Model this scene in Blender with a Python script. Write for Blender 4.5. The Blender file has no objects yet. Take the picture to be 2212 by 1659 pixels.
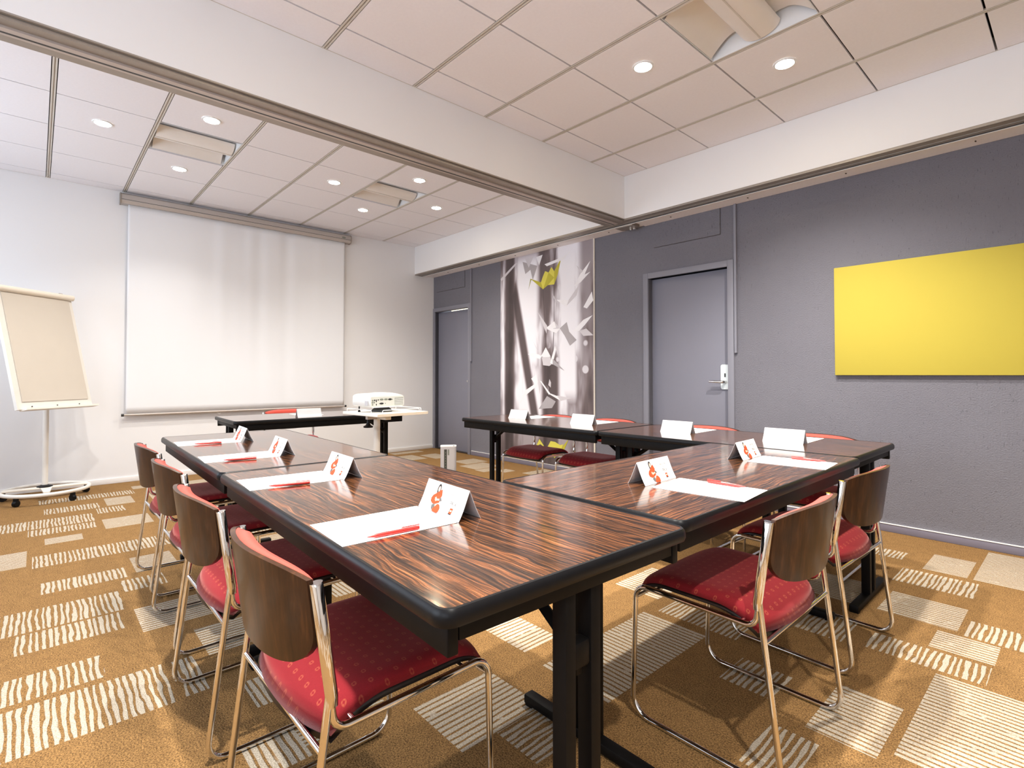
import bpy, bmesh, math, random
from mathutils import Vector, Matrix
random.seed(7)
PI = math.pi
sc = bpy.context.scene
COL = sc.collection

# ---------------------------------------------------------------- camera
cam_d = bpy.data.cameras.new('camera'); cam = bpy.data.objects.new('camera', cam_d); COL.objects.link(cam)
yaw, pitch = math.radians(42.2343), math.radians(1.0862)
fh = Vector((-math.cos(yaw), math.sin(yaw), 0)); rt = Vector((math.sin(yaw), math.cos(yaw), 0)); up = Vector((0, 0, 1))
fw = fh*math.cos(pitch) + up*math.sin(pitch); u2 = -fh*math.sin(pitch) + up*math.cos(pitch)
M = Matrix((rt, u2, -fw)).transposed().to_4x4(); M.translation = (6.7304, -4.4924, 1.11)
cam.matrix_world = M
cam_d.sensor_width = 36; cam_d.lens = 36*1132.686/2212; cam_d.shift_y = -41.3/2212
cam_d.clip_start = 0.02
sc.camera = cam

# ---------------------------------------------------------------- world and exposure
W = bpy.data.worlds.new('world'); sc.world = W; W.use_nodes = True
W.node_tree.nodes['Background'].inputs[0].default_value = (0.80, 0.88, 1.0, 1)
W.node_tree.nodes['Background'].inputs[1].default_value = 0.6
sc.view_settings.view_transform = 'Standard'; sc.view_settings.look = 'None'
sc.view_settings.gamma = 1; sc.view_settings.use_curve_mapping = False
sc.view_settings.exposure = 1.14
sc.cycles.use_denoising = True
sc.cycles.max_bounces = 8; sc.cycles.diffuse_bounces = 5; sc.cycles.glossy_bounces = 4
sc.cycles.sample_clamp_indirect = 6.0
sc.cycles.caustics_reflective = False; sc.cycles.caustics_refractive = False

# daylight arriving through the windows of the front wall
def area(name, loc, rot, sx, sy, power, col):
    d = bpy.data.lights.new(name, 'AREA'); d.shape = 'RECTANGLE'; d.size = sx; d.size_y = sy; d.energy = power; d.color = col
    o = bpy.data.objects.new(name, d); COL.objects.link(o); o.location = loc; o.rotation_euler = rot
    return o
WINS = [(0.55, 3.05), (3.95, 6.2), (6.7, 8.9)]; WPOW = [32, 33, 20]
for (a, b), wp_ in zip(WINS, WPOW):
    area('window_daylight', ((a+b)/2, -6.42, 1.75), (PI/2, 0, 0), b-a, 1.5, wp_*(b-a)/2.3, (0.74, 0.85, 1.0))

# ================================================================= helpers
HC, HS, SD, XB, XB2 = 3.0124, 2.605, 0.3374, 3.7551, 3.535      # ceiling, soffit bottom, soffit depth, beam faces
XE, YF = 9.2, -6.25                                             # right wall, front wall
MATS = {}

def link(o):
    COL.objects.link(o); return o
def tag(o, label=None, cat=None, group=None, kind=None):
    if label: o['label'] = label
    if cat: o['category'] = cat
    if group: o['group'] = group
    if kind: o['kind'] = kind
    return o
def empty(name, loc=(0, 0, 0), rz=0, **k):
    o = link(bpy.data.objects.new(name, None)); o.location = loc; o.rotation_euler = (0, 0, rz); o.empty_display_size = .1
    return tag(o, **k)
def mobj(name, me, mat=None, parent=None, **k):
    if mat is not None and len(me.materials) == 0: me.materials.append(mat)
    o = link(bpy.data.objects.new(name, me))
    if parent is not None: o.parent = parent
    return tag(o, **k)
def fin(bm, name, mat=None, smooth=False, angle=None):
    bmesh.ops.recalc_face_normals(bm, faces=bm.faces[:])
    me = bpy.data.meshes.new(name); 
    if smooth:
        for f in bm.faces: f.smooth = True
        if angle is not None:
            for e in bm.edges:
                if len(e.link_faces) == 2 and e.calc_face_angle(0) > math.radians(angle): e.smooth = False
    bm.to_mesh(me); bm.free()
    if mat is not None: me.materials.append(mat)
    return me
def obox(bm, c, s, rz=0, bevel=0, seg=2, mtx=None):
    """one (bevelled) box, built on its own and then merged into bm"""
    tb = bmesh.new(); bmesh.ops.create_cube(tb, size=1.0); bmesh.ops.scale(tb, vec=s, verts=tb.verts[:])
    if bevel > 0: bmesh.ops.bevel(tb, geom=tb.edges[:], offset=min(bevel, min(s)*.45), segments=seg, profile=.5, affect='EDGES', clamp_overlap=True)
    m = Matrix.Translation(c) @ Matrix.Rotation(rz, 4, 'Z')
    if mtx is not None: m = m @ mtx
    mp = {v: bm.verts.new(m @ v.co) for v in tb.verts}
    for f in tb.faces: bm.faces.new([mp[v] for v in f.verts])
    tb.free()
def box_me(name, lo, hi, mat, bevel=0, seg=2):
    bm = bmesh.new(); lo = Vector(lo); hi = Vector(hi)
    obox(bm, (lo+hi)/2, hi-lo, 0, bevel, seg)
    return fin(bm, name, mat, bevel > 0, 40)
def boxes_me(name, lst, mat, bevel=0):
    bm = bmesh.new()
    for lo, hi in lst:
        lo = Vector(lo); hi = Vector(hi); obox(bm, (lo+hi)/2, hi-lo, 0, bevel)
    return fin(bm, name, mat, bevel > 0, 40)
def fillet(pts, radii, n=7):
    out = []
    for i, p in enumerate(pts):
        p = Vector(p); r = radii[i]
        if r <= 0 or i in (0, len(pts)-1): out.append(p); continue
        a = (Vector(pts[i-1])-p).normalized(); b = (Vector(pts[i+1])-p).normalized()
        ang = a.angle(b); d = r/math.tan(ang/2)
        c = p+(a+b).normalized()*(r/math.sin(ang/2))
        s = p+a*d-c; e = p+b*d-c
        w = s.angle(e)
        for k in range(n+1):
            t = k/n
            out.append(c+(s*math.sin((1-t)*w)+e*math.sin(t*w))/math.sin(w))
    return out
def add_tube(bm, pts, r, seg=10, cap=True, r2=None, ref=None, closed=False):
    pts = [Vector(p) for p in pts]; n = len(pts); rings = []
    up_ = Vector(ref) if ref else None
    prev = None
    for i, p in enumerate(pts):
        if closed: t = pts[(i+1) % n]-pts[i-1]
        else: t = pts[min(i+1, n-1)]-pts[max(i-1, 0)]
        t.normalize()
        if prev is None:
            q = up_ if up_ else (Vector((1, 0, 0)) if abs(t.x) < .8 else Vector((0, 1, 0)))
        else: q = prev
        a = (q-t*q.dot(t)).normalized(); b = t.cross(a); prev = a
        rr = r[i] if isinstance(r, (list, tuple)) else r
        rb = rr if r2 is None else r2
        rings.append([bm.verts.new(p+a*math.cos(2*PI*k/seg)*rr+b*math.sin(2*PI*k/seg)*rb) for k in range(seg)])
    m = n if closed else n-1
    for i in range(m):
        A, B = rings[i], rings[(i+1) % n]
        for k in range(seg): bm.faces.new((A[k], A[(k+1) % seg], B[(k+1) % seg], B[k]))
    if cap and not closed:
        bm.faces.new(rings[0][::-1]); bm.faces.new(rings[-1])
    for v in bm.verts: v.tag = True
def tube_me(name, pts, r, mat, seg=10, **k):
    bm = bmesh.new(); add_tube(bm, pts, r, seg, **k); return fin(bm, name, mat, True, 50)
def lathe_me(name, prof, mat, seg=24, loc=(0, 0, 0)):
    bm = bmesh.new(); add_lathe(bm, prof, seg, loc); return fin(bm, name, mat, True, 40)
def add_lathe(bm, prof, seg=24, loc=(0, 0, 0)):
    L = Vector(loc); rings = []
    for r, z in prof:
        if r < 1e-6: rings.append([bm.verts.new(L+Vector((0, 0, z)))])
        else: rings.append([bm.verts.new(L+Vector((r*math.cos(2*PI*k/seg), r*math.sin(2*PI*k/seg), z))) for k in range(seg)])
    for A, B in zip(rings, rings[1:]):
        for k in range(seg):
            k2 = (k+1) % seg
            f = [A[k % len(A)], A[k2 % len(A)], B[k2 % len(B)], B[k % len(B)]]
            u = []
            for v in f:
                if v not in u: u.append(v)
            if len(u) > 2: bm.faces.new(u)
    for v in bm.verts: v.tag = True
def rrect(hx, hy, r, n=6):
    out = []
    for cx, cy, a0 in ((hx-r, hy-r, 0), (-hx+r, hy-r, PI/2), (-hx+r, -hy+r, PI), (hx-r, -hy+r, 1.5*PI)):
        for k in range(n+1):
            a = a0+PI/2*k/n; out.append((cx+r*math.cos(a), cy+r*math.sin(a)))
    return out
def prism(bm, poly, z0, z1):
    a = [bm.verts.new((x, y, z0)) for x, y in poly]; b = [bm.verts.new((x, y, z1)) for x, y in poly]
    bm.faces.new(a[::-1]); bm.faces.new(b)
    n = len(poly)
    for i in range(n): bm.faces.new((a[i], a[(i+1) % n], b[(i+1) % n], b[i]))
    for v in a+b: v.tag = True
def loft_rings(bm, rings, caps=True):
    R = [[bm.verts.new(p) for p in ring] for ring in rings]; n = len(R[0])
    for A, B in zip(R, R[1:]):
        for k in range(n): bm.faces.new((A[k], A[(k+1) % n], B[(k+1) % n], B[k]))
    if caps: bm.faces.new(R[0][::-1]); bm.faces.new(R[-1])
    for v in bm.verts: v.tag = True
def copy_tree(o, parent=None):
    c = o.copy(); link(c)
    if parent is not None: c.parent = parent
    for ch in list(o.children): copy_tree(ch, c)
    return c

# ================================================================= materials
class NT:
    def __init__(s, name):
        s.m = bpy.data.materials.new(name); s.m.use_nodes = True; s.t = s.m.node_tree; s.b = s.t.nodes['Principled BSDF']
        s.out = s.t.nodes['Material Output']; MATS[name] = s.m
    def n(s, typ, **k):
        x = s.t.nodes.new(typ)
        for a, v in k.items(): setattr(x, a, v)
        return x
    def put(s, node, i, v):
        if v is None: return
        if isinstance(v, bpy.types.NodeSocket): s.t.links.new(v, node.inputs[i])
        elif isinstance(v, (tuple, list)) and node.inputs[i].type == 'RGBA' and len(v) == 3: node.inputs[i].default_value = (*v, 1)
        else: node.inputs[i].default_value = v
    def math(s, op, a, b=None, c=None, clamp=False):
        x = s.n('ShaderNodeMath', operation=op, use_clamp=clamp); s.put(x, 0, a); s.put(x, 1, b); s.put(x, 2, c); return x.outputs[0]
    def mix(s, f, a, b, mode='MIX'):
        x = s.n('ShaderNodeMix', data_type='RGBA', blend_type=mode); s.put(x, 0, f); s.put(x, 6, a); s.put(x, 7, b); return x.outputs[2]
    def co(s, which='Object'): return s.n('ShaderNodeTexCoord').outputs[which]
    def mapping(s, v, scale=(1, 1, 1), loc=(0, 0, 0), rot=(0, 0, 0)):
        x = s.n('ShaderNodeMapping'); s.put(x, 0, v); s.put(x, 1, loc); s.put(x, 2, rot); s.put(x, 3, scale); return x.outputs[0]
    def noise(s, v, scale=5, detail=2, rough=.5, dist=0, out=0):
        x = s.n('ShaderNodeTexNoise'); s.put(x, 'Vector', v); s.put(x, 'Scale', scale); s.put(x, 'Detail', detail); s.put(x, 'Roughness', rough); s.put(x, 'Distortion', dist); return x.outputs[out]
    def ramp(s, f, stops, interp='LINEAR'):
        x = s.n('ShaderNodeValToRGB'); x.color_ramp.interpolation = interp; e = x.color_ramp.elements
        while len(e) < len(stops): e.new(.5)
        for el, (p, c) in zip(e, stops): el.position = p; el.color = (*c, 1) if len(c) == 3 else c
        s.put(x, 0, f); return x.outputs[0]
    def maprange(s, v, a, b, c=0, d=1, smooth=False):
        x = s.n('ShaderNodeMapRange', interpolation_type='SMOOTHSTEP' if smooth else 'LINEAR'); s.put(x, 0, v); s.put(x, 1, a); s.put(x, 2, b); s.put(x, 3, c); s.put(x, 4, d); return x.outputs[0]
    def sep(s, v):
        x = s.n('ShaderNodeSeparateXYZ'); s.put(x, 0, v); return x.outputs
    def comb(s, a, b, c):
        x = s.n('ShaderNodeCombineXYZ'); s.put(x, 0, a); s.put(x, 1, b); s.put(x, 2, c); return x.outputs[0]
    def bump(s, h, strength=.3, dist=.01):
        x = s.n('ShaderNodeBump'); s.put(x, 'Strength', strength); s.put(x, 'Distance', dist); s.put(x, 'Height', h); s.t.links.new(x.outputs[0], s.b.inputs['Normal'])
    def set(s, col=None, rough=.5, metal=0, spec=.5, **k):
        if col is not None: s.put(s.b, 'Base Color', col)
        s.put(s.b, 'Roughness', rough); s.put(s.b, 'Metallic', metal); s.put(s.b, 'Specular IOR Level', spec)
        for a, v in k.items(): s.put(s.b, a.replace('_', ' '), v)
        return s.m
def srgb(r, g, b):
    f = lambda c: (c/255/12.92) if c/255 <= .04045 else ((c/255+.055)/1.055)**2.4
    return (f(r), f(g), f(b))
def simple(name, col, rough=.5, metal=0, spec=.5, var=.06, scale=12, bump=0, bscale=200, bdist=.002, **k):
    t = NT(name); v = t.co('Object'); nz = t.noise(v, scale, 3)
    c = t.mix(nz, tuple(x*(1-var) for x in col), tuple(min(1, x*(1+var)) for x in col))
    t.set(c, rough, metal, spec, **k)
    if bump: t.bump(t.noise(v, bscale, 3), bump, bdist)
    return t.m

m_white_wall = simple('white_wall_paint', (.79, .785, .79), .85, spec=.2, var=.015, scale=2, bump=.10, bscale=160)
m_beam = simple('white_beam_paint', (.84, .84, .845), .8, spec=.2, var=.015, scale=2)
m_tile = simple('ceiling_tile_board', (.84, .83, .865), .95, spec=.1, var=.03, scale=60, bump=.25, bscale=350, bdist=.003)
m_bar = simple('ceiling_bar_white', (.62, .58, .52), .5, var=.02)
m_dark = simple('void_dark', (.05, .04, .035), .9, var=.1)
m_alu = simple('track_aluminium', (.36, .32, .28), .42, metal=.55, var=.08, scale=20)
m_alu2 = simple('track_aluminium_pale', (.52, .46, .42), .45, metal=.35, var=.06, scale=20)
m_black = simple('black_rubber', (.005, .005, .006), .36, var=.3, scale=30, spec=.2)
m_steel = simple('black_painted_steel', (.004, .0035, .0035), .5, var=.3, scale=40, spec=.14)
m_door = simple('grey_door_paint', srgb(128, 128, 140), .55, var=.02, scale=4, spec=.35)
m_frame = simple('grey_frame_paint', srgb(131, 131, 141), .5, var=.02, scale=4, spec=.35)
m_base_w = simple('white_baseboard_paint', (.82, .80, .78), .5, var=.02)
m_base_g = simple('grey_baseboard_paint', srgb(118, 114, 128), .55, var=.03)
m_chrome = simple('polished_chrome', (.80, .79, .78), .07, metal=1, var=.02, scale=8)
m_seatshell = simple('dark_seat_underside', (.018, .012, .010), .3, var=.3, scale=20)
m_paper = simple('white_paper', (.92, .91, .90), .8, spec=.2, var=.01)
m_card = simple('white_card', (.70, .70, .71), .55, spec=.4, var=.01)
m_pen = simple('red_pen_plastic', (.55, .035, .03), .25, var=.05)
m_penw = simple('pen_print_white', (.8, .6, .58), .4, var=.05)
m_yellow = simple('yellow_canvas', (.475, .385, .06), .75, spec=.2, var=.012, scale=3, bump=.1, bscale=500)
m_screen = simple('screen_fabric_white', (.78, .79, .815), .75, spec=.25, var=.01, scale=3)
m_case = simple('screen_case_grey', (.50, .455, .42), .4, metal=.25, var=.04)
m_white_pl = simple('white_plastic', (.82, .82, .80), .3, var=.015)
m_plate = simple('pale_lock_plate', (.72, .76, .74), .35, metal=.2, var=.03)
m_cream = simple('cream_enamel', (.82, .76, .66), .4, var=.02)
m_ringw = simple('white_enamel', (.74, .71, .66), .3, var=.02)
m_padp = simple('flip_pad_paper', (.58, .53, .465), .85, spec=.15, var=.03, scale=6)
m_case_s = simple('silver_plastic', (.60, .59, .61), .32, metal=.3, var=.03)
m_tray = simple('pale_laminate', (.80, .77, .71), .4, var=.03)
m_trayedge = simple('beech_edge', (.62, .53, .42), .5, var=.05)
m_port = simple('port_black', (.02, .02, .02), .4, var=.2)
m_portg = simple('port_grey', (.22, .24, .20), .4, var=.15)
m_glow = NT('lit_halogen'); m_glow.set((1, 1, 1), .5); m_glow.put(m_glow.b, 'Emission Color', (1, .86, .62)); m_glow.put(m_glow.b, 'Emission Strength', 60.0); m_glow = m_glow.m
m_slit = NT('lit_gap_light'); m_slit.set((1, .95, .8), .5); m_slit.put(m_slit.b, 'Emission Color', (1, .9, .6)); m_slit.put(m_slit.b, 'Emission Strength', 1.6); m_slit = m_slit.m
m_reflect = simple('fitting_reflector', (.80, .77, .73), .4, metal=.0, var=.03)
m_fitwhite = simple('fitting_white_end', (.78, .80, .82), .35, var=.02)

# grey textured wall: rough drip relief
t = NT('grey_textured_wall'); v = t.co('Object')
g = t.noise(v, 110, 4, .7); st = t.noise(t.mapping(v, (75, 75, 3.0)), 1.0, 3, .6); big = t.noise(v, 1.3, 2)
pit = t.maprange(t.noise(t.mapping(v, (150, 150, 26)), 1.0, 3, .6), .28, .38, 0, 1, True)
h = t.math('ADD', t.math('MULTIPLY', g, 1.0), t.math('ADD', t.math('MULTIPLY', st, .55), t.math('MULTIPLY', pit, .5)))
c = t.mix(big, srgb(112, 111, 120), srgb(125, 124, 132))
c = t.mix(pit, tuple(x*.72 for x in srgb(112, 111, 120)), c)
t.set(c, .72, spec=.3); t.bump(h, .7, .010); m_grey = t.m

# rosewood laminate
t = NT('rosewood_laminate'); v = t.co('Object'); oi = t.n('ShaderNodeObjectInfo').outputs['Random']
off = t.comb(t.math('MULTIPLY', oi, 13.0), t.math('MULTIPLY', oi, 7.0), 0)
av = t.n('ShaderNodeVectorMath', operation='ADD'); t.put(av, 0, v); t.put(av, 1, off); v2 = av.outputs[0]
warp = t.noise(t.mapping(v2, (2.2, 7.0, 1)), 1.0, 3, .55)
s = t.sep(v2)
yy = t.math('ADD', t.math('MULTIPLY', s[1], 60.0), t.math('MULTIPLY', warp, 6.5))
band = t.noise(t.comb(t.math('MULTIPLY', s[0], 1.3), yy, 0), 2.2, 5, .66)
fine = t.noise(t.mapping(v2, (11, 330, 1)), 1.0, 3, .6)
k = t.math('ADD', t.math('MULTIPLY', band, .72), t.math('MULTIPLY', fine, .28))
c = t.ramp(k, [(.40, (.010, .006, .004)), (.475, (.028, .013, .007)), (.52, (.075, .029, .011)), (.575, (.17, .058, .021)), (.66, (.27, .115, .045))])
t.set(c, .16, spec=.5); t.put(t.b, 'Coat Weight', .35); t.put(t.b, 'Coat Roughness', .08)
m_rose = t.m

# chair plywood
t = NT('stained_plywood'); v = t.co('Object')
gr = t.noise(t.mapping(v, (30, 30, 3.0)), 1.0, 4, .6); fl = t.noise(t.mapping(v, (160, 160, 9)), 1.0, 2)
k = t.math('ADD', t.math('MULTIPLY', gr, .7), t.math('MULTIPLY', fl, .3))
c = t.ramp(k, [(.32, (.015, .005, .002)), (.52, (.040, .0135, .0045)), (.72, (.095, .035, .011))])
t.set(c, .33, spec=.22); t.put(t.b, 'Coat Weight', .12); t.put(t.b, 'Coat Roughness', .08); m_ply = t.m

# chair upholstery: red cloth with small woven motifs
def fabric(name, a, b, motif):
    t = NT(name); v = t.co('Object'); s = t.sep(v)
    # staggered small rosettes
    sx = t.math('MULTIPLY', s[0], 1/.034); sy = t.math('MULTIPLY', s[1], 1/.030)
    row = t.math('FLOOR', sy); sx = t.math('ADD', sx, t.math('MULTIPLY', t.math('MODULO', t.math('ABSOLUTE', row), 2.0), .5))
    dx = t.math('SUBTRACT', t.math('FRACT', sx), .5); dy = t.math('SUBTRACT', t.math('FRACT', sy), .5)
    d = t.math('SQRT', t.math('ADD', t.math('MULTIPLY', dx, dx), t.math('MULTIPLY', dy, dy)))
    ring = t.math('ABSOLUTE', t.math('SUBTRACT', d, .13))
    ang = t.math('ARCTAN2', dy, dx); pet = t.math('ABSOLUTE', t.math('SINE', t.math('MULTIPLY', ang, 2.0)))
    mk = t.math('MULTIPLY', t.maprange(ring, .02, .075, 1, 0, True), t.math('ADD', .35, t.math('MULTIPLY', pet, .65)))
    mk = t.math('MULTIPLY', mk, motif)
    weave = t.noise(t.mapping(v, (700, 260, 700)), 1.0, 2); 
    c = t.mix(weave, a, b); c = t.mix(mk, c, (.48, .12, .06))
    t.set(c, .85, spec=.2); t.put(t.b, 'Sheen Weight', .35); t.put(t.b, 'Sheen Roughness', .4); t.put(t.b, 'Sheen Tint', (1, .55, .5, 1))
    t.bump(weave, .25, .0015); return t.m
m_fab = fabric('red_seat_cloth', (.19, .008, .014), (.28, .016, .021), .5)
m_fabb = fabric('red_back_cloth', (.42, .050, .036), (.55, .080, .055), .12)

# carpet: face attribute chooses plain, fine lined or drip striped areas
t = NT('patterned_carpet'); v = t.co('Object'); s = t.sep(v)
at = lambda n: t.n('ShaderNodeAttribute', attribute_name=n).outputs['Fac']
ty, dr, sd = at('ptype'), at('pdir'), at('pseed')
along = t.math('ADD', t.math('MULTIPLY', s[0], t.math('SUBTRACT', 1.0, dr)), t.math('MULTIPLY', s[1], dr))   # along the lines
across = t.math('ADD', t.math('MULTIPLY', s[1], t.math('SUBTRACT', 1.0, dr)), t.math('MULTIPLY', s[0], dr))
pile = t.noise(v, 190, 2, .7); spk = t.maprange(t.noise(v, 200, 3, .8), .37, .63); blot = t.noise(v, 22, 2)
w1 = t.noise(t.comb(t.math('MULTIPLY', along, 9.0), t.math('MULTIPLY', across, 25.0), sd), 1.0, 2)
# fine lines
fp = t.math('ADD', t.math('MULTIPLY', across, 1/.0235), t.math('MULTIPLY', w1, .40))
fl = t.math('ABSOLUTE', t.math('SUBTRACT', t.math('FRACT', fp), .5))
br = t.noise(t.comb(t.math('MULTIPLY', along, 26.0), t.math('MULTIPLY', t.math('FLOOR', fp), 3.7), sd), 1.0, 1)
fine = t.math('SUBTRACT', 1.0, t.math('MULTIPLY', t.maprange(fl, .10, .22, 1, 0, True), t.maprange(br, .24, .36, .25, 1, True)))
# drip stripes
wob = t.noise(t.comb(t.math('MULTIPLY', along, 7.0), t.math('MULTIPLY', across, 30.0), sd), 1.0, 2)
wide = t.noise(t.comb(0.0, t.math('MULTIPLY', across, 15.0), t.math('ADD', sd, 4.0)), 1.0, 1)
wp = t.math('ADD', t.math('MULTIPLY', across, 1/.0215), t.math('MULTIPLY', wob, 1.3))
wl = t.math('ABSOLUTE', t.math('SUBTRACT', t.math('FRACT', wp), .5))
th = t.math('ADD', .13, t.math('MULTIPLY', wide, .28))
drip = t.maprange(t.math('SUBTRACT', th, wl), -.04, .04, 0, 1, True)
isf = t.math('COMPARE', ty, 1.0, .3); isw = t.math('COMPARE', ty, 2.0, .3)
pale = t.math('ADD', t.math('MULTIPLY', isf, fine), t.math('MULTIPLY', isw, drip), clamp=True)
base = t.mix(t.math('ADD', t.math('MULTIPLY', spk, .75), t.math('MULTIPLY', blot, .25)), (.034, .016, .007), (.47, .265, .10))
beige = t.mix(spk, (.33, .275, .205), (.64, .56, .45))
c = t.mix(pale, base, beige)
t.set(c, .95, spec=.1); t.bump(t.math('ADD', pile, t.math('MULTIPLY', pale, .5)), .8, .006); m_carpet = t.m

# mural print: blurred forest
t = NT('forest_print'); v = t.co('Object'); s = t.sep(v)
n1 = t.noise(t.mapping(v, (3.2, 1, .55)), 1.0, 2, .5, .4); n2 = t.noise(t.mapping(v, (9, 1, 2.2)), 1.0, 2)
k = t.math('ADD', t.math('MULTIPLY', n1, .75), t.math('MULTIPLY', n2, .25))
lum = t.maprange(k, .40, .58, .22, 1, True)
def stripe(x0, slope, half, soft, z0=-1, z1=9):
    d = t.math('ABSOLUTE', t.math('SUBTRACT', s[0], t.math('ADD', x0, t.math('MULTIPLY', s[2], slope))))
    m_ = t.maprange(d, half, half+soft, 1, 0, True)
    a = t.maprange(s[2], z0-.25, z0+.1, 0, 1, True); b = t.maprange(s[2], z1-.1, z1+.25, 1, 0, True)
    return t.math('MULTIPLY', m_, t.math('MULTIPLY', a, b))
light = t.math('MAXIMUM', stripe(.50, 0, .14, .14, 1.15, 2.5), stripe(1.17, 0, .09, .10, .8, 2.6))
lum = t.math('MAXIMUM', lum, light)
dark = t.math('MAXIMUM', stripe(.17, .005, .055, .07), stripe(.76, -.235, .035, .06, .4, 2.15))
dark = t.math('MAXIMUM', dark, stripe(.90, -.01, .09, .09, -.2, 1.25))
dark = t.math('MAXIMUM', dark, t.math('MULTIPLY', stripe(1.46, 0, .05, .12, .3, 2.7), .6))
dark = t.math('MAXIMUM', dark, t.math('MULTIPLY', stripe(.8, 0, 1.0, .1, -.5, .42), .55))
lum = t.math('MULTIPLY', lum, t.math('SUBTRACT', 1.0, t.math('MULTIPLY', dark, .84)))
vo = t.n('ShaderNodeTexVoronoi'); t.put(vo, 'Vector', t.mapping(v, (5.2, 0, 5.2), (.4, 0, .1))); t.put(vo, 'Scale', 1.0)
bok = t.math('MULTIPLY', t.maprange(vo.outputs['Distance'], .22, .34, 1, 0, True), t.math('GREATER_THAN', t.sep(vo.outputs['Color'])[0], .62))
bok = t.math('MULTIPLY', bok, t.maprange(s[0], .75, .95, 0, 1, True))
lum = t.math('MAXIMUM', lum, t.math('MULTIPLY', bok, .85))
c = t.ramp(lum, [(0, (.045, .034, .034)), (.35, (.19, .15, .155)), (.7, (.52, .48, .52)), (1, (.86, .85, .90))])
t.set(c, .6, spec=.25); m_mural = t.m
m_mstring = simple('print_thread', (.10, .08, .08), .6, spec=.2)
PRINT = {}
def pm(n, col):
    if n not in PRINT: PRINT[n] = simple('print_'+n, col, .6, spec=.25, var=.08, scale=9)
    return PRINT[n]
m_glass = NT('window_glass'); _t = m_glass
tr = _t.n('ShaderNodeBsdfTransparent'); gl = _t.n('ShaderNodeBsdfGlossy'); gl.inputs['Roughness'].default_value = .03
mx = _t.n('ShaderNodeMixShader'); mx.inputs[0].default_value = .08
_t.t.links.new(tr.outputs[0], mx.inputs[1]); _t.t.links.new(gl.outputs[0], mx.inputs[2]); _t.t.links.new(mx.outputs[0], _t.out.inputs[0]); m_glass = _t.m

# ================================================================= floor with printed carpet
RECTS = [  # x0,x1,y0,y1,type(1 fine,2 drip),dir(0 lines along X, 1 along Y)
 (4.32,4.63,-4.78,-4.12,2,0),(4.33,4.62,-4.10,-4.02,2,0),(4.08,4.28,-4.74,-4.287,2,0),(3.66,3.87,-4.555,-4.185,2,0),(3.36,3.64,-4.78,-4.165,2,0),(2.97,3.16,-4.46,-4.105,2,0),
 (3.21,3.40,-4.145,-3.955,2,0),(2.39,2.65,-4.495,-3.815,2,0),(2.22,2.58,-4.9,-4.52,1,1),(1.97,2.135,-4.435,-4.24,1,1),(1.655,1.84,-4.52,-4.15,2,0),
 (1.33,1.62,-4.72,-4.14,2,0),(1.63,1.95,-4.105,-3.815,1,1),(2.81,3.12,-4.06,-3.855,1,1),(3.67,3.97,-4.135,-3.5,1,1),(4.09,4.37,-3.97,-3.75,1,1),
 (.50,.70,-4.47,-3.79,2,0),(.93,1.15,-4.43,-4.08,2,0),(1.18,1.39,-4.11,-3.93,2,0),(.78,1.12,-4.03,-3.835,1,1),(2.32,2.55,-3.80,-3.50,1,1),(.31,.48,-3.78,-3.5,1,1),
 (6.33,6.95,-2.62,-2.0,1,0),(6.11,6.30,-2.68,-2.34,1,0),(6.09,6.467,-1.97,-1.80,2,1),(6.27,6.472,-1.77,-1.575,1,0),(6.035,6.33,-1.527,-1.22,1,0),
 (5.993,6.328,-1.04,-.78,2,1),(6.355,6.75,-1.555,-1.355,2,1),(6.07,6.265,-.715,-.36,1,0),(6.29,6.75,-.725,-.06,1,0),(5.79,5.957,-.625,-.46,2,1),
 (4.903,5.195,-3.03,-2.84,1,1),(5.31,5.62,-3.05,-2.37,1,0),(5.80,5.985,-2.62,-2.425,2,1),(5.2,5.475,-3.55,-3.22,1,1),(5.48,5.66,-3.42,-3.19,2,1),
 (5.35,5.72,-2.31,-2.12,2,1),(6.03,6.17,-2.98,-2.74,2,1),(.40,.80,-.88,-.62,1,0),(.50,.90,-.56,-.30,1,1),(1.22,1.52,-.52,-.18,1,0),(1.55,1.88,-.66,-.28,1,1),(1.90,2.07,-.70,-.45,1,0),
 (2.09,2.25,-.53,-.37,1,0),(2.40,2.55,-.41,-.04,1,0),(4.55,4.78,-2.75,-2.45,1,1),(4.72,4.86,-3.18,-2.90,1,1),(5.02,5.28,-2.20,-1.85,1,0),(5.7,5.95,-1.55,-1.2,1,0),(5.35,5.62,-1.75,-1.5,2,1),
 (5.75,6.02,-2.0,-1.75,2,1),(5.05,5.14,-3.9,-3.6,2,1),(5.72,5.95,-3.75,-3.45,1,0),(5.02,5.19,-4.03,-3.88,1,0),(4.66,4.85,-3.93,-3.70,1,0)]
rng = random.Random(3)
def clear(r):
    return all(r[1] < q[0]-.03 or r[0] > q[1]+.03 or r[3] < q[2]-.03 or r[2] > q[3]+.03 for q in RECTS)
VIS = [(.0, 6.6, -4.8, -3.75), (5.0, 6.7, -3.4, 0), (.3, 2.6, -.95, 0), (4.5, 5.4, -3.3, -2.2)]
for _ in range(2600):
    x = rng.uniform(.05, 9.0); y = rng.uniform(-6.1, -.1); lng = rng.uniform(.2, .6); sh = rng.choice((.17, .2, .28, .33)); d = int((math.floor(x/.5)+math.floor(y/.5)) % 2)
    dx, dy = (lng, sh) if rng.random() < .5 else (sh, lng); typ = rng.choice((1, 1, 2))
    r = (x, x+dx, y, min(y+dy, -.02), typ, (1 if dx > dy else 0) if typ == 2 else d)
    if any(a < r[1] and r[0] < b and c0 < r[3] and r[2] < e for a, b, c0, e in VIS): continue
    if clear(r) and r[1] < XE-.05: RECTS.append(r)
bm = bmesh.new()
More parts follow.
